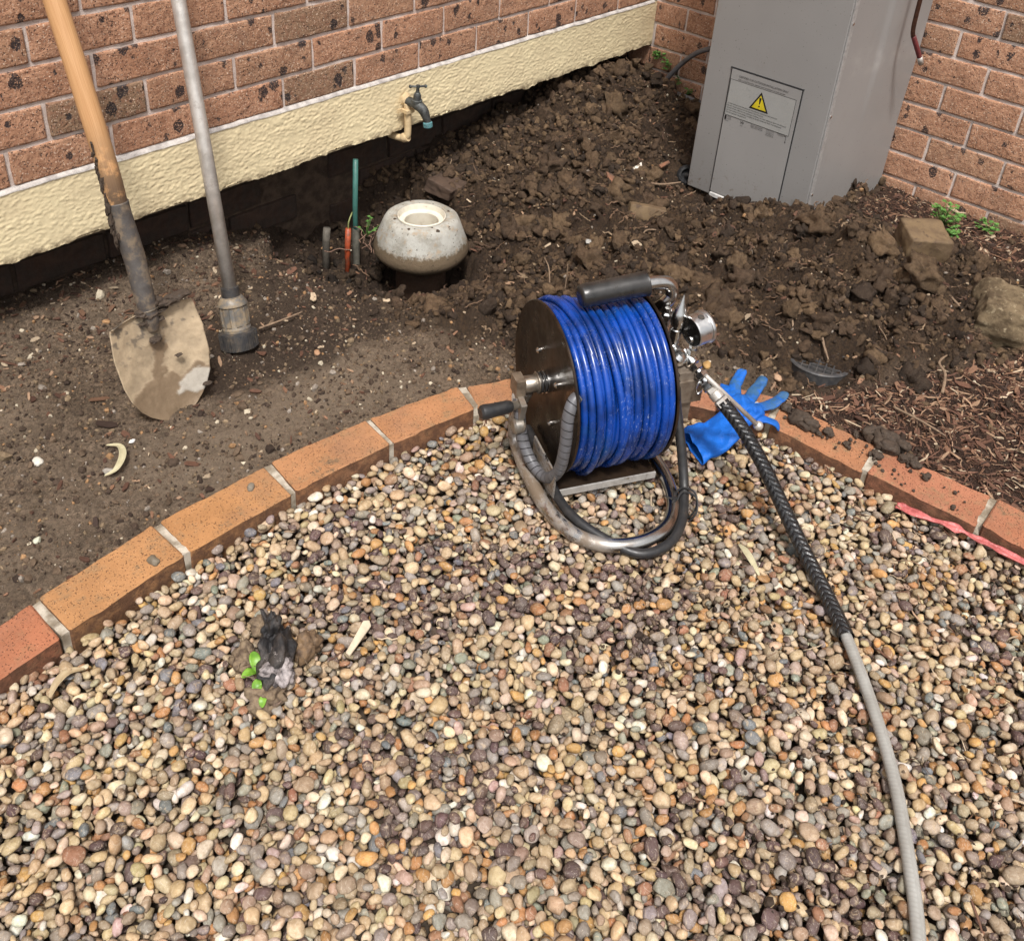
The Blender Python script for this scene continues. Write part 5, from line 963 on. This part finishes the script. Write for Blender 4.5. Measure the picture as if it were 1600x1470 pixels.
for k, f_ in enumerate((0.0, .016, .034)):
    p_ = H_[0]+(H_[1]-H_[0])*0; d_ = (H_[4]-H_[0]); d_ /= np.linalg.norm(d_); part('ferrule', lathe([(.0115, 0), (.0128+.0012*k, .0012), (.0128+.0012*k, .015), (.0115, .017)], tuple(p_+d_*f_-W0), tuple(d_), 6 if k != 1 else 24), M['galv'], ps, True, 25)
L0_ = rl((0.285, -0.135, 0.262)); L1_ = np.array((-1.532, -1.411, -0.300)); d_ = (L1_-L0_)/np.linalg.norm(L1_-L0_)
lev = thing('ball_end_lever', 'thin silver valve lever with a ball end beside the black sleeve', 'lever', tuple(L0_))
tubeobj('rod', [(0, 0, 0), tuple((L1_-L0_)*.5), tuple(L1_-L0_)], 0.0050, M['galv'], lev, 12); bv, bf = I3
part('ball_end', (bv*0.0105+(L1_-L0_), bf), M['galv'], lev)

# ------------------------------------------------------------------ blue glove
t = NT('blue_nitrile'); c = t.mix(t.ramp(t.noise(12, 3), .35, .7), (0.006, 0.130, 0.56), (0.005, 0.095, 0.42)); gz = t.sep(t.tc, 0); c = t.mix(t.math('MULTIPLY', t.ramp(gz, .05, .12), t.ramp(t.noise(30, 4, .7), .38, .6)), c, (0.035, 0.105, 0.21))
M['glove'] = t.out(c, .55, 0, t.bump(t.noise(34, 4, .6, None, 2.5), .0050, .6), .35)
gl = thing('rubber_glove', 'bright blue rubber glove lying half on the pebbles and half on the edging brick', 'glove', (-1.50, -1.325, -0.375))
G0 = np.array((-1.50, -1.325, -0.375)); wdir = np.array((-0.46, -0.89, 0.0)); up_ = np.array((0, 0, 1.0))
secs = [((-1.600, -1.303, -0.384), .052, .0125, wdir), ((-1.570, -1.312, -0.385), .050, .0105, wdir), ((-1.535, -1.322, -0.383), .048, .0090, wdir), ((-1.500, -1.328, -0.373), .046, .0100, (-.42, -.9, .04)), ((-1.470, -1.330, -0.360), .036, .0130, (-.35, -.93, 0)), ((-1.440, -1.331, -0.352), .043, .0110, (-.3, -.95, 0)), ((-1.415, -1.330, -0.351), .046, .0090, (-.25, -.96, 0))]
V_ = []; F_ = []; sg = 40
fine = []
for k in range(len(secs)-1):
    for f in np.linspace(0, 1, 6, endpoint=False):
        a, b = secs[k], secs[k+1]; fine.append([np.array(a[q])*(1-f)+np.array(b[q])*f for q in range(4)])
fine.append([np.array(q) for q in secs[-1]])
for k, (c_, hw_, hh_, wd) in enumerate(fine):
    wd = wd/np.linalg.norm(wd)
    for q in range(sg):
        a = 2*PI*q/sg; x_ = math.cos(a); z_ = math.sin(a); fold = 0.0028*abs(math.sin(x_*5+k*.30))*(z_ > 0)+0.006*float(vn(np.array(x_*3.0), np.array(k*.25), None, 8))
        V_.append(c_-G0+wd*hw_*x_+up_*(hh_*np.sign(z_)*abs(z_)**.7+fold))
for k in range(len(fine)-1):
    for q in range(sg): F_.append((k*sg+q, k*sg+(q+1) % sg, (k+1)*sg+(q+1) % sg, (k+1)*sg+q))
F_.append(tuple(range((len(fine)-1)*sg, len(fine)*sg)))
cf = part('cuff_and_palm', (V_, F_), M['glove'], gl, True, None); sm = cf.modifiers.new('s', 'SOLIDIFY'); sm.thickness = 0.0012; sm.offset = -1
fings = [((-1.470, -1.300, -.356), (-1.440, -1.278, -.350), (-1.412, -1.262, -.349), (-1.398, -1.258, -.351)), ((-1.425, -1.300, -.350), (-1.392, -1.275, -.348), (-1.360, -1.266, -.340), (-1.338, -1.262, -.330)), ((-1.42, -1.325, -.349), (-1.385, -1.318, -.346), (-1.350, -1.315, -.340), (-1.322, -1.308, -.334)), ((-1.425, -1.345, -.350), (-1.395, -1.362, -.348), (-1.362, -1.372, -.344), (-1.332, -1.374, -.338)), ((-1.445, -1.362, -.353), (-1.430, -1.392, -.356), (-1.420, -1.405, -.366), (-1.418, -1.412, -.376))]
for k, P_ in enumerate(fings):
    s_ = spl([np.array(p)-G0 for p in P_], 10); f = np.linspace(0, 1, len(s_)); r_ = np.interp(f, [0, .5, .85, .96, 1], [.0165, .0140, .0125, .008, .002])*(0.9 if k == 4 else 1)
    V, F, uv_ = tube_np(s_, r_, 18, flat=.36); V = V+np.array((.3, .3, 1.0))*0.0034*vn(V[:, 0]*75+k*9, V[:, 1]*75, V[:, 2]*75, 5)[:, None]
    link('finger' if k else 'thumb', mesh_np('finger', V, F), M['glove'], gl)

# ------------------------------------------------------------------ drain grate
M['grate'] = m_plain('scuffed_black_plastic', (.045, .045, .048), .45, 0, 60, .3, (.12, .11, .10), dirt=(.14, .11, .08), dirt_th=(.6, .75), df=60)
gr = thing('drain_grate', 'round black plastic drain grate half buried in dug soil behind the glove', 'drain grate', (-1.100, -1.345, -0.383), (0.0, 0.10, 0.3))
part('rim', (lambda q: (q[0], q[1][:-2]))(lathe([(0.066, -0.030), (0.076, -0.030), (0.076, 0.0), (0.078, 0.004), (0.076, 0.007), (0.069, 0.007), (0.067, 0.002), (0.066, -0.030)], seg=56)), M['grate'], gr)
part('well_shade_disc', lathe([(.001, -0.028), (.066, -0.028)], seg=40), m_plain('painted_well_shade', (.004, .004, .004), .9), gr)  # black disc painted as the shade below the bars
for k in range(-3, 4):
    o_ = k*0.0185; l_ = 2*math.sqrt(max(0, .067**2-o_**2)); part('grate_bar', box((0, o_, -0.002), (l_, .0032, .010)), M['grate'], gr, False); part('grate_bar', box((o_, 0, -0.0025), (.0032, l_, .0095)), M['grate'], gr, False)

# ------------------------------------------------------------------ stones, brick halves, shards
t = NT('muddy_brick_skin'); c = t.mix(t.ramp(t.noise(25, 4, .6), .4, .6), (.17, .115, .062), (.125, .083, .047)); c = t.mix(t.ramp(t.noise(40, 5, .7), .56, .66, 0, .8), c, (.07, .045, .03)); M['mudbrick'] = t.out(c, .75, 0, t.bump(t.noise(90, 5, .7), .003, .7), .35)
t = NT('rough_sandstone'); c = t.mix(t.ramp(t.noise(18, 5, .7), .4, .62), (.25, .185, .11), (.12, .085, .05)); c = t.mix(t.ramp(t.noise(45, 6, .8), .54, .66, 0, .8), c, (.48, .39, .25)); M['rock'] = t.out(c, .9, 0, t.bump(t.noise(60, 7, .8), .012, 1), .25)
def rough_block(name, dims, loc, rot, mat, amp, label, cat, cuts=14, s=1, fr=18, group=None):
    bm = bmesh.new(); bmesh.ops.create_cube(bm, size=1); bmesh.ops.subdivide_edges(bm, edges=bm.edges[:], cuts=cuts, use_grid_fill=True)
    for v in bm.verts:
        p = v.co; n_ = p.normalized(); sq = max(abs(p.x), abs(p.y), abs(p.z))*2; rd_ = 1-0.10*max(0, (p.length/0.5)-1.15)
        v.co = Vector((p.x*dims[0], p.y*dims[1], p.z*dims[2]))*rd_; q = v.co
        d_ = float(vn(np.array(q.x*fr+s), np.array(q.y*fr), np.array(q.z*fr), s))+.5*float(vn(np.array(q.x*fr*2.5+s), np.array(q.y*fr*2.5), np.array(q.z*fr*2.5), s+1))+.3*float(vn(np.array(q.x*fr*6+s), np.array(q.y*fr*6), np.array(q.z*fr*6), s+2))
        v.co += n_*d_*amp
    me = bpy.data.meshes.new(name); bm.to_mesh(me); bm.free(); me.polygons.foreach_set('use_smooth', [True]*len(me.polygons)); return link(name, me, mat, loc=loc, rot=rot, label=label, cat=cat, group=group)
rough_block('broken_brick', (0.125, 0.105, 0.095), (-0.555, -1.335, -0.255), (0.16, 0.06, -0.75), M['mudbrick'], 0.0045, 'broken brick with a flat mud-smeared top on the dug soil heap', 'brick', s=3)
rough_block('rough_stone', (0.16, 0.20, 0.12), (-0.60, -1.635, -0.330), (0.1, -0.1, 0.4), M['rock'], 0.018, 'large rough yellowish stone at the right edge above the mulch', 'stone', s=9, cuts=20, fr=13)
rough_block('buried_stone', (0.115, 0.085, 0.05), (-0.765, -0.575, -0.392), (-0.30, 0.10, -0.9), M['mudbrick'], 0.005, 'brown flat-faced stone half sunk in soil left of the cabinet foot', 'stone', s=14)
rough_block('clay_lump', (0.11, 0.095, 0.045), (-1.12, -0.05, -0.385), (0.25, 0.1, 0.3), m_plain('red_brown_clay', (.085, .052, .034), .85, 0, 30, .4, bumpd=.003, bf=90), 0.008, 'smooth reddish clay lump in the dark bank behind the concrete ring', 'clay lump', s=22)
rough_block('red_stone', (0.035, 0.03, 0.05), (-0.185, -0.115, -0.262), (0.2, 0.1, 0.8), m_plain('red_brown_clay_stone', (.13, .075, .05), .85, 0, 30, .4, bumpd=.003, bf=90), 0.006, 'upright reddish brown stone on the corner soil pile', 'stone', s=27)
def shard(name, pts, th, loc, rot, mat, label, cat):
    n_ = len(pts); V = [(p[0], p[1], -th/2) for p in pts]+[(p[0], p[1], th/2) for p in pts]; F = [tuple(range(n_))[::-1], tuple(range(n_, 2*n_))]+[(q, (q+1) % n_, n_+(q+1) % n_, n_+q) for q in range(n_)]
    return link(name, bev((V, F), th*.2, 1, False, jit=th*.05, name=name), mat, loc=loc, rot=rot, label=label, cat=cat)
M['tile'] = m_plain('muddy_white_glaze', (.66, .62, .54), .35, 0, 30, .2, (.5, .45, .36), dirt=(.13, .09, .055), dirt_th=(.47, .55), df=35)
zt = float(Hs(-0.64, -0.43)); shard('tile_shard', [(-.045, .012), (-.02, .03), (.02, .022), (.045, .026), (.03, -.01), (.006, -.038), (-.012, -.03), (-.02, -.004)], .006, (-0.655, -0.435, zt+.022), (0.45, -0.35, -0.45), M['tile'], 'white glazed tile shard smeared with mud on the soil near the cabinet', 'tile shard')
M['bark'] = m_plain('red_bark', (.25, .115, .065), .8, 0, 40, .4, (.14, .07, .04), .001, 150, dirt=(.08, .05, .035), dirt_th=(.5, .65))
shard('bark_strip', [(-.065, -.010), (.05, -.012), (.065, .004), (.04, .012), (-.06, .010)], .007, (-0.76, -0.445, float(Hs(-.76, -.445))+.022), (0.1, -0.2, 1.15), M['bark'], 'reddish bark strip leaning beside the white tile shard', 'bark')
shard('bark_strip', [(-.035, -.006), (.03, -.008), (.04, .003), (-.03, .009)], .006, (-0.535, -0.47, -.335), (0.2, 0.1, 0.2), M['bark'], 'orange wooden sliver above the black pipe cap', 'wood sliver')
shard('metal_scrap', [(-.035, -.008), (.03, -.012), (.036, .002), (-.03, .010)], .003, (-1.02, -0.575, float(Hs(-1.02, -.575))+.02), (0.3, 0.2, -0.4), m_plain('pale_scrap', (.4, .39, .36), .4, 0, 30, .3, dirt=(.08, .055, .04), dirt_th=(.5, .6)), 'small pale scrap on the dark soil above the reel handle', 'scrap')
# leaves
def leaf(name, P, w, mat, label, curl=.3, parent=None, cat='leaf', group=None, loc=None):
    S = spl(P, 8); n_ = len(S); V = []; F = []; T = np.gradient(S, axis=0); T /= np.linalg.norm(T, axis=1)[:, None]; m_ = 7
    for k in range(n_):
        f = k/(n_-1); ww = w*math.sin(PI*min(1, max(0.02, f*.96+.02)))**.75; sd = np.cross(T[k], (0, 0, 1.)); sd /= np.linalg.norm(sd)
        for q in range(m_): a = (q/(m_-1)*2-1); V.append(S[k]+sd*ww*a+np.array((0, 0, 1))*ww*curl*(a*a))
    for k in range(n_-1):
        for q in range(m_-1): F.append((k*m_+q, k*m_+q+1, (k+1)*m_+q+1, (k+1)*m_+q))
    o = link(name, mesh_py(name, V, F), mat, parent, label=label, cat=cat if label else None, group=group, loc=loc); s_ = o.modifiers.new('s', 'SOLIDIFY'); s_.thickness = .0007; return o
M['dryleaf'] = m_plain('dry_pale_leaf', (.46, .42, .27), .6, 0, 60, .3, (.34, .29, .17), .0005, 200)
M['tanleaf'] = m_plain('dry_tan_leaf', (.38, .29, .17), .6, 0, 60, .3, (.25, .18, .10), .0005, 200)
leaf('dry_leaf', [(-2.548, -0.548, -.371), (-2.525, -0.553, -.366), (-2.497, -0.530, -.362), (-2.485, -0.495, -.366), (-2.500, -0.468, -.371)], .0068, M['dryleaf'], 'pale curled gum leaf on the soil below the shovel blade', .5)
leaf('dry_leaf', [(-1.762, -1.525, -.398), (-1.775, -1.545, -.391), (-1.790, -1.570, -.391), (-1.806, -1.598, -.397)], .007, M['dryleaf'], 'pale green-grey leaf lying on pebbles in front of the reel', .4)
leaf('dry_leaf', [(-2.855, -0.925, -.398), (-2.835, -0.912, -.392), (-2.812, -0.908, -.390), (-2.79, -0.915, -.396)], .007, M['tanleaf'], 'tan leaf at the foot of the leftmost edging bricks', .4)
leaf('dry_leaf', [(-0.40, -1.545, -.36), (-0.385, -1.57, -.352), (-0.37, -1.60, -.352), (-0.36, -1.625, -.36)], .008, M['tanleaf'], 'tan curled leaf on the dark mulch behind the large stone', .5)
# a pale splinter next to the stump
shard('wood_splinter', [(-.038, -.005), (.03, -.008), (.038, .0), (.032, .009), (-.036, .004)], .005, (-2.435, -1.18, -.394), (0.1, -0.05, 0.35), m_plain('pale_wood', (.62, .52, .38), .7, 0, 40, .3), 'pale flat wood splinter on pebbles right of the charred stump', 'splinter')
# pink plastic
t = NT('pink_plastic_film'); c = t.mix(t.ramp(t.noise(40, 4, .7), .35, .65), (.56, .16, .15), (.34, .08, .075)); M['pink'] = t.out(c, .38, 0, t.bump(t.noise(70, 4, .6), .003, .9), .4)
def film(label, P, w):
    S = spl(P, 10); V = []; F = []; m_ = 9; T = np.gradient(S, axis=0)
    for k in range(len(S)):
        sd = np.cross(T[k], (0, 0, 1.)); sd /= np.linalg.norm(sd)+1e-9; ww = w*(0.75+0.35*float(vn(np.array(k*.35), np.array(2.), None, 4)))
        for q in range(m_): a = q/(m_-1)*2-1; V.append(S[k]+sd*ww*a+np.array((0, 0, 1))*(.003*float(vn(np.array(k*.4), np.array(a*3), None, 9))+.002*math.cos(a*7)))
    for k in range(len(S)-1):
        for q in range(m_-1): F.append((k*m_+q, k*m_+q+1, (k+1)*m_+q+1, (k+1)*m_+q))
    o = link('plastic_strip', mesh_py('plastic_strip', V, F), M['pink'], label=label, cat='plastic strip'); s_ = o.modifiers.new('s', 'SOLIDIFY'); s_.thickness = .0008
film('long crumpled pink plastic strip along the foot of the right edging bricks', [(-1.43, -1.70, -.395), (-1.425, -1.76, -.390), (-1.415, -1.82, -.386), (-1.412, -1.88, -.386), (-1.41, -1.96, -.386), (-1.42, -2.06, -.388)], .013)
film('small scrap of pink plastic between the reel and the glove cuff', [(-1.535, -1.185, -.395), (-1.545, -1.205, -.390), (-1.553, -1.228, -.390)], .013)
# twigs and roots
M['twig'] = m_plain('dry_twig', (.24, .165, .105), .8, 0, 80, .4, (.13, .085, .055), .0006, 200)
TW = [('thin dry twig standing left of the reel handle in the soil', [(-1.392, -0.714, -.385), (-1.378, -0.70, -.350), (-1.362, -0.68, -.31), (-1.36, -0.66, -.285)], .0025),
      ('upright dry stalk behind the reel grip', [(-1.325, -0.71, -.385), (-1.322, -0.71, -.34), (-1.320, -0.708, -.30)], .0022),
      ('curved root sticking out of the heap above the drain grate', [(-0.93, -1.24, -.335), (-0.90, -1.20, -.305), (-0.865, -1.19, -.29), (-0.83, -1.20, -.29)], .0035),
      ('stubby root leaning over the drain grate', [(-1.035, -1.30, -.35), (-1.07, -1.33, -.345), (-1.10, -1.365, -.365)], .004),
      ('short root at the left rim of the drain grate', [(-1.02, -1.19, -.345), (-1.07, -1.235, -.355), (-1.10, -1.26, -.372)], .0035),
      ('horizontal root in the heap behind the grate', [(-1.00, -1.17, -.33), (-0.965, -1.19, -.315), (-0.93, -1.225, -.315), (-0.90, -1.26, -.325)], .004),
      ('forked twig on the red mulch', [(-1.02, -1.62, -.365), (-0.965, -1.60, -.350), (-0.93, -1.57, -.348), (-0.88, -1.57, -.350)], .0042),
      ('straight twig lying on the reddish mulch', [(-1.155, -1.56, -.368), (-1.165, -1.63, -.362), (-1.17, -1.69, -.366)], .0032),
      ('long crooked root beside the cabinet foot', [(-0.73, -0.50, -.375), (-0.66, -0.50, -.365), (-0.60, -0.52, -.368), (-0.53, -0.54, -.375)], .0045),
      ('twig on the soil between buried stone and reel', [(-1.02, -0.66, -.375), (-0.97, -0.69, -.365), (-0.90, -0.67, -.365), (-0.86, -0.70, -.37)], .003),
      ('dark root curling out below the broken brick', [(-0.66, -1.37, -.31), (-0.665, -1.43, -.30), (-0.69, -1.49, -.305), (-0.70, -1.53, -.32)], .004),
      ('dark stick beside the black coupling of the pole', [(-2.02, -0.32, -.378), (-1.96, -0.335, -.372), (-1.90, -0.335, -.375)], .003),
      ('reddish stick on the left soil below the band', [(-2.80, -0.30, -.376), (-2.72, -0.28, -.370), (-2.62, -0.27, -.374)], .003),
      ('thin pale fibre on the heap right of the grate', [(-0.98, -1.46, -.345), (-0.94, -1.43, -.335), (-0.91, -1.40, -.335), (-0.88, -1.40, -.335)], .0018),
      ('slanting dark stick on the soil bank near the reel gauge', [(-1.19, -1.07, -.36), (-1.14, -1.03, -.335), (-1.10, -1.01, -.32)], .004)]
for lb, P_, r_ in TW:
    dzz = np.array([max(0, float(H(p[0], p[1]))+r_*.4-p[2]) if i_ in (0, 1, 2, 3) else 0 for i_, p in enumerate(P_)]); P2 = [(p[0], p[1], p[2]+max(dzz[i_]-0.004, 0)) for i_, p in enumerate(P_)]
    S = spl(P2, 6); tubeobj('twig', S, np.interp(np.linspace(0, 1, len(S)), [0, .8, 1], [r_, r_*.75, r_*.4])*(1+.15*np.sin(np.arange(len(S))*2.3)), M['twig'], seg=7, label=lb, cat='twig')
# soil clods fallen on the right edging bricks
CLB = [('largest dark soil clump lying across the edging brick beside the glove', -1.355, -1.432, .030, 9), ('dark soil clod in the middle of the edging brick right of the glove', -1.352, -1.496, .018, 5), ('small dark crumb pair near the back edge of the same edging brick', -1.315, -1.545, .011, 3), ('round soil clod near the mortar joint of the right edging', -1.362, -1.545, .012, 1),
       ('soil clump over the outer end of the white mortar joint', -1.345, -1.605, .017, 4), ('big soft soil heap spilling from the mulch onto the edging', -1.285, -1.600, .034, 9), ('flat dark soil clods trailing along the back of the edging', -1.305, -1.665, .020, 5), ('lone round muddy clod on the red edging brick', -1.338, -1.715, .015, 2)]
for lb, cx2, cy2, s_, n_ in CLB:
    V_ = []; F_ = []; r0 = random.Random(lb)
    for q in range(n_):
        bv, bf = lump(I3, r0.random()*90, .45, 1.5, .9, 4); s2 = s_*(0.62 if n_ > 1 else 1)*r0.uniform(.5, 1.0); of = np.array((r0.gauss(0, s_*.45), r0.gauss(0, s_*.55), s2*.35)) if q else np.array((0, 0, s2*.45))
        b0 = len(V_); V_ += list(bv*np.array((s2, s2*r0.uniform(.8, 1.2), s2*.75))+of); F_ += [tuple(int(i_)+b0 for i_ in f) for f in bf]
    me = mesh_py('soil_clod', V_, F_); link('soil_clod', me, M['clodp'], loc=(cx2, cy2, -0.369), label=lb, cat='soil clod')
crumbs = rng.uniform(size=(46, 2)); V_ = []; F_ = []
for q, (a, b) in enumerate(crumbs):
    y_ = -1.40-0.42*a; x_ = -1.40+0.085*b; bv, bf = lump(I1, q*1.3, .4); s_ = random.uniform(.0018, .0055); b0 = len(V_); V_ += list(bv*s_+np.array((x_, y_, -0.3685))); F_ += [tuple(int(i_)+b0 for i_ in f) for f in bf]
link('soil_specks', mesh_py('soil_specks', V_, F_, False), M['clodp'], kind='stuff', label='tiny soil specks scattered on the right edging bricks', cat='soil')
# single small stones on the soil
SS = [(-2.62, -0.42, .012, (.62, .58, .5), 'white flinty stone on soil left of the shovel blade'), (-2.455, -0.49, .007, (.75, .72, .68), 'tiny bright white stone between shovel blade and curled leaf'), (-2.53, -0.53, .011, (.30, .27, .23), 'grey pebble left of the curled leaf'), (-1.985, -0.20, .010, (.7, .68, .62), 'white pebble near the foot of the soil step'), (-2.72, -0.62, .008, (.5, .5, .38), 'greenish white stone near the left edging'), (-1.985, -0.50, .010, (.36, .2, .11), 'orange brown pebble on the sandy soil by the edging'), (-1.40, -1.34, .016, (.74, .72, .68), 'white chalky stone under the glove fingers'), (-1.285, -1.325, .012, (.42, .27, .17), 'tan pebble behind the glove fingertips'), (-1.34, -1.17, .013, (.45, .27, .10), 'orange pebble in the soil above the edging'), (-2.365, -0.775, .010, (.20, .17, .13), 'small dark stone on the second orange edging brick'), (-2.60, -0.815, .012, (.16, .13, .09), 'muddy flat stone on the long orange edging brick')]
for x_, y_, s_, c_, lb in SS:
    on = float(H(x_, y_)) if not inside(BORDER, np.array([x_]), np.array([y_]))[0] else -0.369
    bv, bf = lump(I3, x_*50, .3, 1.2); link('stone', mesh_py('stone', bv*np.array((s_, s_*.75, s_*.55)), [tuple(f) for f in bf]), m_plain('stone_surface', c_, .7, 0, 120, .3, bumpd=.0005), loc=(x_, y_, on+s_*.35), rot=(0, 0, x_*9), label=lb, cat='stone')

# ------------------------------------------------------------------ charred stump in the pebbles
t = NT('charred_wood'); c = t.mix(t.ramp(t.noise(30, 5, .7), .45, .6), (.018, .017, .018), (.06, .05, .045)); c = t.mix(t.ramp(t.noise(45, 6, .8, t.scalev(t.tc, (1, .5, .6))), .60, .68, 0, .9), c, (.5, .45, .42)); M['char'] = t.out(c, .5, 0, t.bump(t.noise(60, 6, .75), .005, 1), .5)
M['fuzz'] = m_plain('fibrous_bark', (.22, .16, .10), .9, 0, 90, .5, (.09, .06, .04), .004, 120)
stp = thing('charred_stump', 'small charred black tree stump poking out of the pebbles at lower left', 'stump', (-2.562, -1.115, -0.41))
def rlump(nm, c_, dims, s, amp, mat, rot=(0, 0, 0)):
    bv, bf = lump(I4, s, amp, 1.8, .9, 4); v = bv*np.array(dims); R_ = np.array(Matrix.Rotation(rot[2], 3, 'Z') @ Matrix.Rotation(rot[1], 3, 'Y') @ Matrix.Rotation(rot[0], 3, 'X')); v = v @ R_.T+np.array(c_); return part(nm, (v, bf), mat, stp, True, None)
rlump('charred_core', (0, 0.0, 0.024), (.027, .050, .044), 501, .5, M['char'], (0.1, 0.15, -0.75)); rlump('charred_core', (0.022, 0.035, 0.03), (.018, .026, .046), 507, .6, M['char'], (.2, 0, -.6))
rlump('white_ash_face', (-0.016, -0.036, 0.034), (.024, .024, .022), 513, .45, m_plain('ashy_wood', (.42, .37, .36), .8, 0, 60, .6, (.06, .05, .05), .003, 90), (0, 0, .3))
rlump('fibrous_root', (-0.046, -0.045, 0.010), (.030, .026, .020), 519, .45, M['fuzz']); rlump('fibrous_root', (0.050, -0.020, 0.018), (.024, .020, .026), 523, .45, m_plain('brown_fungus', (.20, .125, .065), .7, 0, 60, .5, (.07, .045, .03), .003, 100)); rlump('fibrous_root', (-0.03, 0.03, 0.012), (.022, .03, .02), 529, .45, M['fuzz']); rlump('fibrous_root', (0.03, 0.065, 0.016), (.018, .018, .02), 533, .5, M['fuzz'])
for q in range(46):
    a = random.uniform(0, 2*PI); b0 = np.array((random.choice((-.045, -.03, .03, .045))+random.gauss(0, .008), random.gauss(-.01, .03), .02)); l_ = random.uniform(.012, .03); d_ = np.array((math.cos(a), math.sin(a), random.uniform(-.2, .9)))
    o = tubeobj('fibre', [b0, b0+d_*l_*.5, b0+d_*l_+np.array((0, 0, -.006))], .0007, M['fuzz'], stp, 4)
# green leaves
t = NT('fresh_leaf'); c = t.mix(t.ramp(t.noise(60, 3), .35, .65), (.13, .28, .06), (.065, .16, .03)); M['leaf'] = t.out(c, .45, 0, None, .4); M['leaf'].node_tree.nodes['Principled BSDF'].inputs['Subsurface Weight'].default_value = 0.15; M['leaf'].node_tree.nodes['Principled BSDF'].inputs['Subsurface Radius'].default_value = (.002, .004, .001)
t = NT('bright_seedling_leaf'); c = t.mix(t.ramp(t.noise(60, 3), .35, .65), (.17, .34, .035), (.10, .23, .02)); M['leaf2'] = t.out(c, .4, 0, None, .4)
sd = thing('seedling', 'bright green seedling leaves sprouting left of the charred stump', 'seedling', (-2.600, -1.120, -0.398))
tubeobj('stem', [(0.015, 0, -.01), (0, 0, .012)], .0014, M['leaf2'], sd, 6)
for P_, w in (([(0, 0, .01), (.006, .012, .022), (.012, .026, .026)], .009), ([(0, 0, .01), (-.012, .002, .018), (-.026, .004, .016)], .008), ([(-.02, -.035, .005), (-.018, -.026, .014), (-.010, -.018, .018)], .008), ([(-.03, -.055, 0), (-.025, -.05, .008), (-.014, -.044, .010)], .006)): leaf('leaf', P_, w, M['leaf2'], None, .25, sd)
def weed(label, c_, n_, r_, h_, normal=(0, 0, 1), lf=.011, group=None):
    w = thing('weed', label, 'weed', c_, group=group); nv = Vector(normal).normalized(); R_ = nv.to_track_quat('Z', 'Y').to_matrix(); r0 = random.Random(label)
    for q in range(n_):
        a = r0.uniform(0, 2*PI); rr2 = r_*math.sqrt(r0.random()); hh2 = h_*r0.uniform(.35, 1)*(1.15-rr2/r_*.5); tip = np.array(R_ @ Vector((rr2*math.cos(a), rr2*math.sin(a), hh2)))
        tubeobj('stem', [(0, 0, 0), tuple(tip*.5+np.array((0, 0, .004))), tuple(tip)], .0008, M['leaf'], w, 4)
        V_ = []; F_ = []; k_ = 0      # a lobed leaf of five leaflets
        for lb2 in range(5):
            b = a+(lb2-2)*.62; l_ = lf*(1.0 if lb2 == 2 else .85 if lb2 in (1, 3) else .65); d_ = np.array((math.cos(b), math.sin(b), r0.uniform(-.15, .35))); s2 = np.array((-math.sin(b), math.cos(b), 0)); u2 = np.array((0, 0, 1.))
            pts_ = [tip, tip+d_*l_*.45+s2*l_*.32+u2*.0012, tip+d_*l_*.75+s2*l_*.22, tip+d_*l_, tip+d_*l_*.75-s2*l_*.22, tip+d_*l_*.45-s2*l_*.32+u2*.0012, tip+d_*l_*.5-u2*.001]
            b0 = len(V_); V_ += pts_; F_ += [(b0, b0+1, b0+6), (b0+1, b0+2, b0+6), (b0+2, b0+3, b0+6), (b0+3, b0+4, b0+6), (b0+4, b0+5, b0+6), (b0+5, b0, b0+6)]
        link('leaf', mesh_py('leaf', V_, F_, False), M['leaf'], w)
weed('largest leafy green weed growing at the foot of the right wall', (-0.150, -1.262, -0.372), 34, .050, .085, (-.25, -.1, 1), .015)
weed('lower green tuft in front of the largest weed by the right wall', (-0.205, -1.315, -0.374), 16, .035, .035, (0, 0, 1), .013)
weed('small low green weed right of the largest weed', (-0.075, -1.372, -0.374), 16, .036, .030, (-.2, 0, 1), .014)
weed('green weed growing out of the corner brickwork, upper one', (-0.004, -0.055, -0.205), 12, .022, .030, (-1, -.1, .5), .014)
weed('green weed on the corner brickwork just below and right of the upper one', (-0.004, -0.088, -0.222), 12, .022, .030, (-1, -.1, .5), .014)
weed('tiny green weed inside the loop of the grey conduit', (-0.004, -0.150, -0.270), 8, .016, .020, (-1, 0, .5), .010)
weed('tiny green weed under the grey conduit near the cabinet', (-0.004, -0.200, -0.290), 8, .016, .020, (-1, 0, .5), .010)
weed('small green weed between the green pipe and the concrete ring', (-1.470, -0.075, -0.43), 8, .030, .075, (.1, -.3, 1), .010)
print('tris', sum(len(o.data.polygons) for o in bpy.data.objects if o.type == 'MESH'))
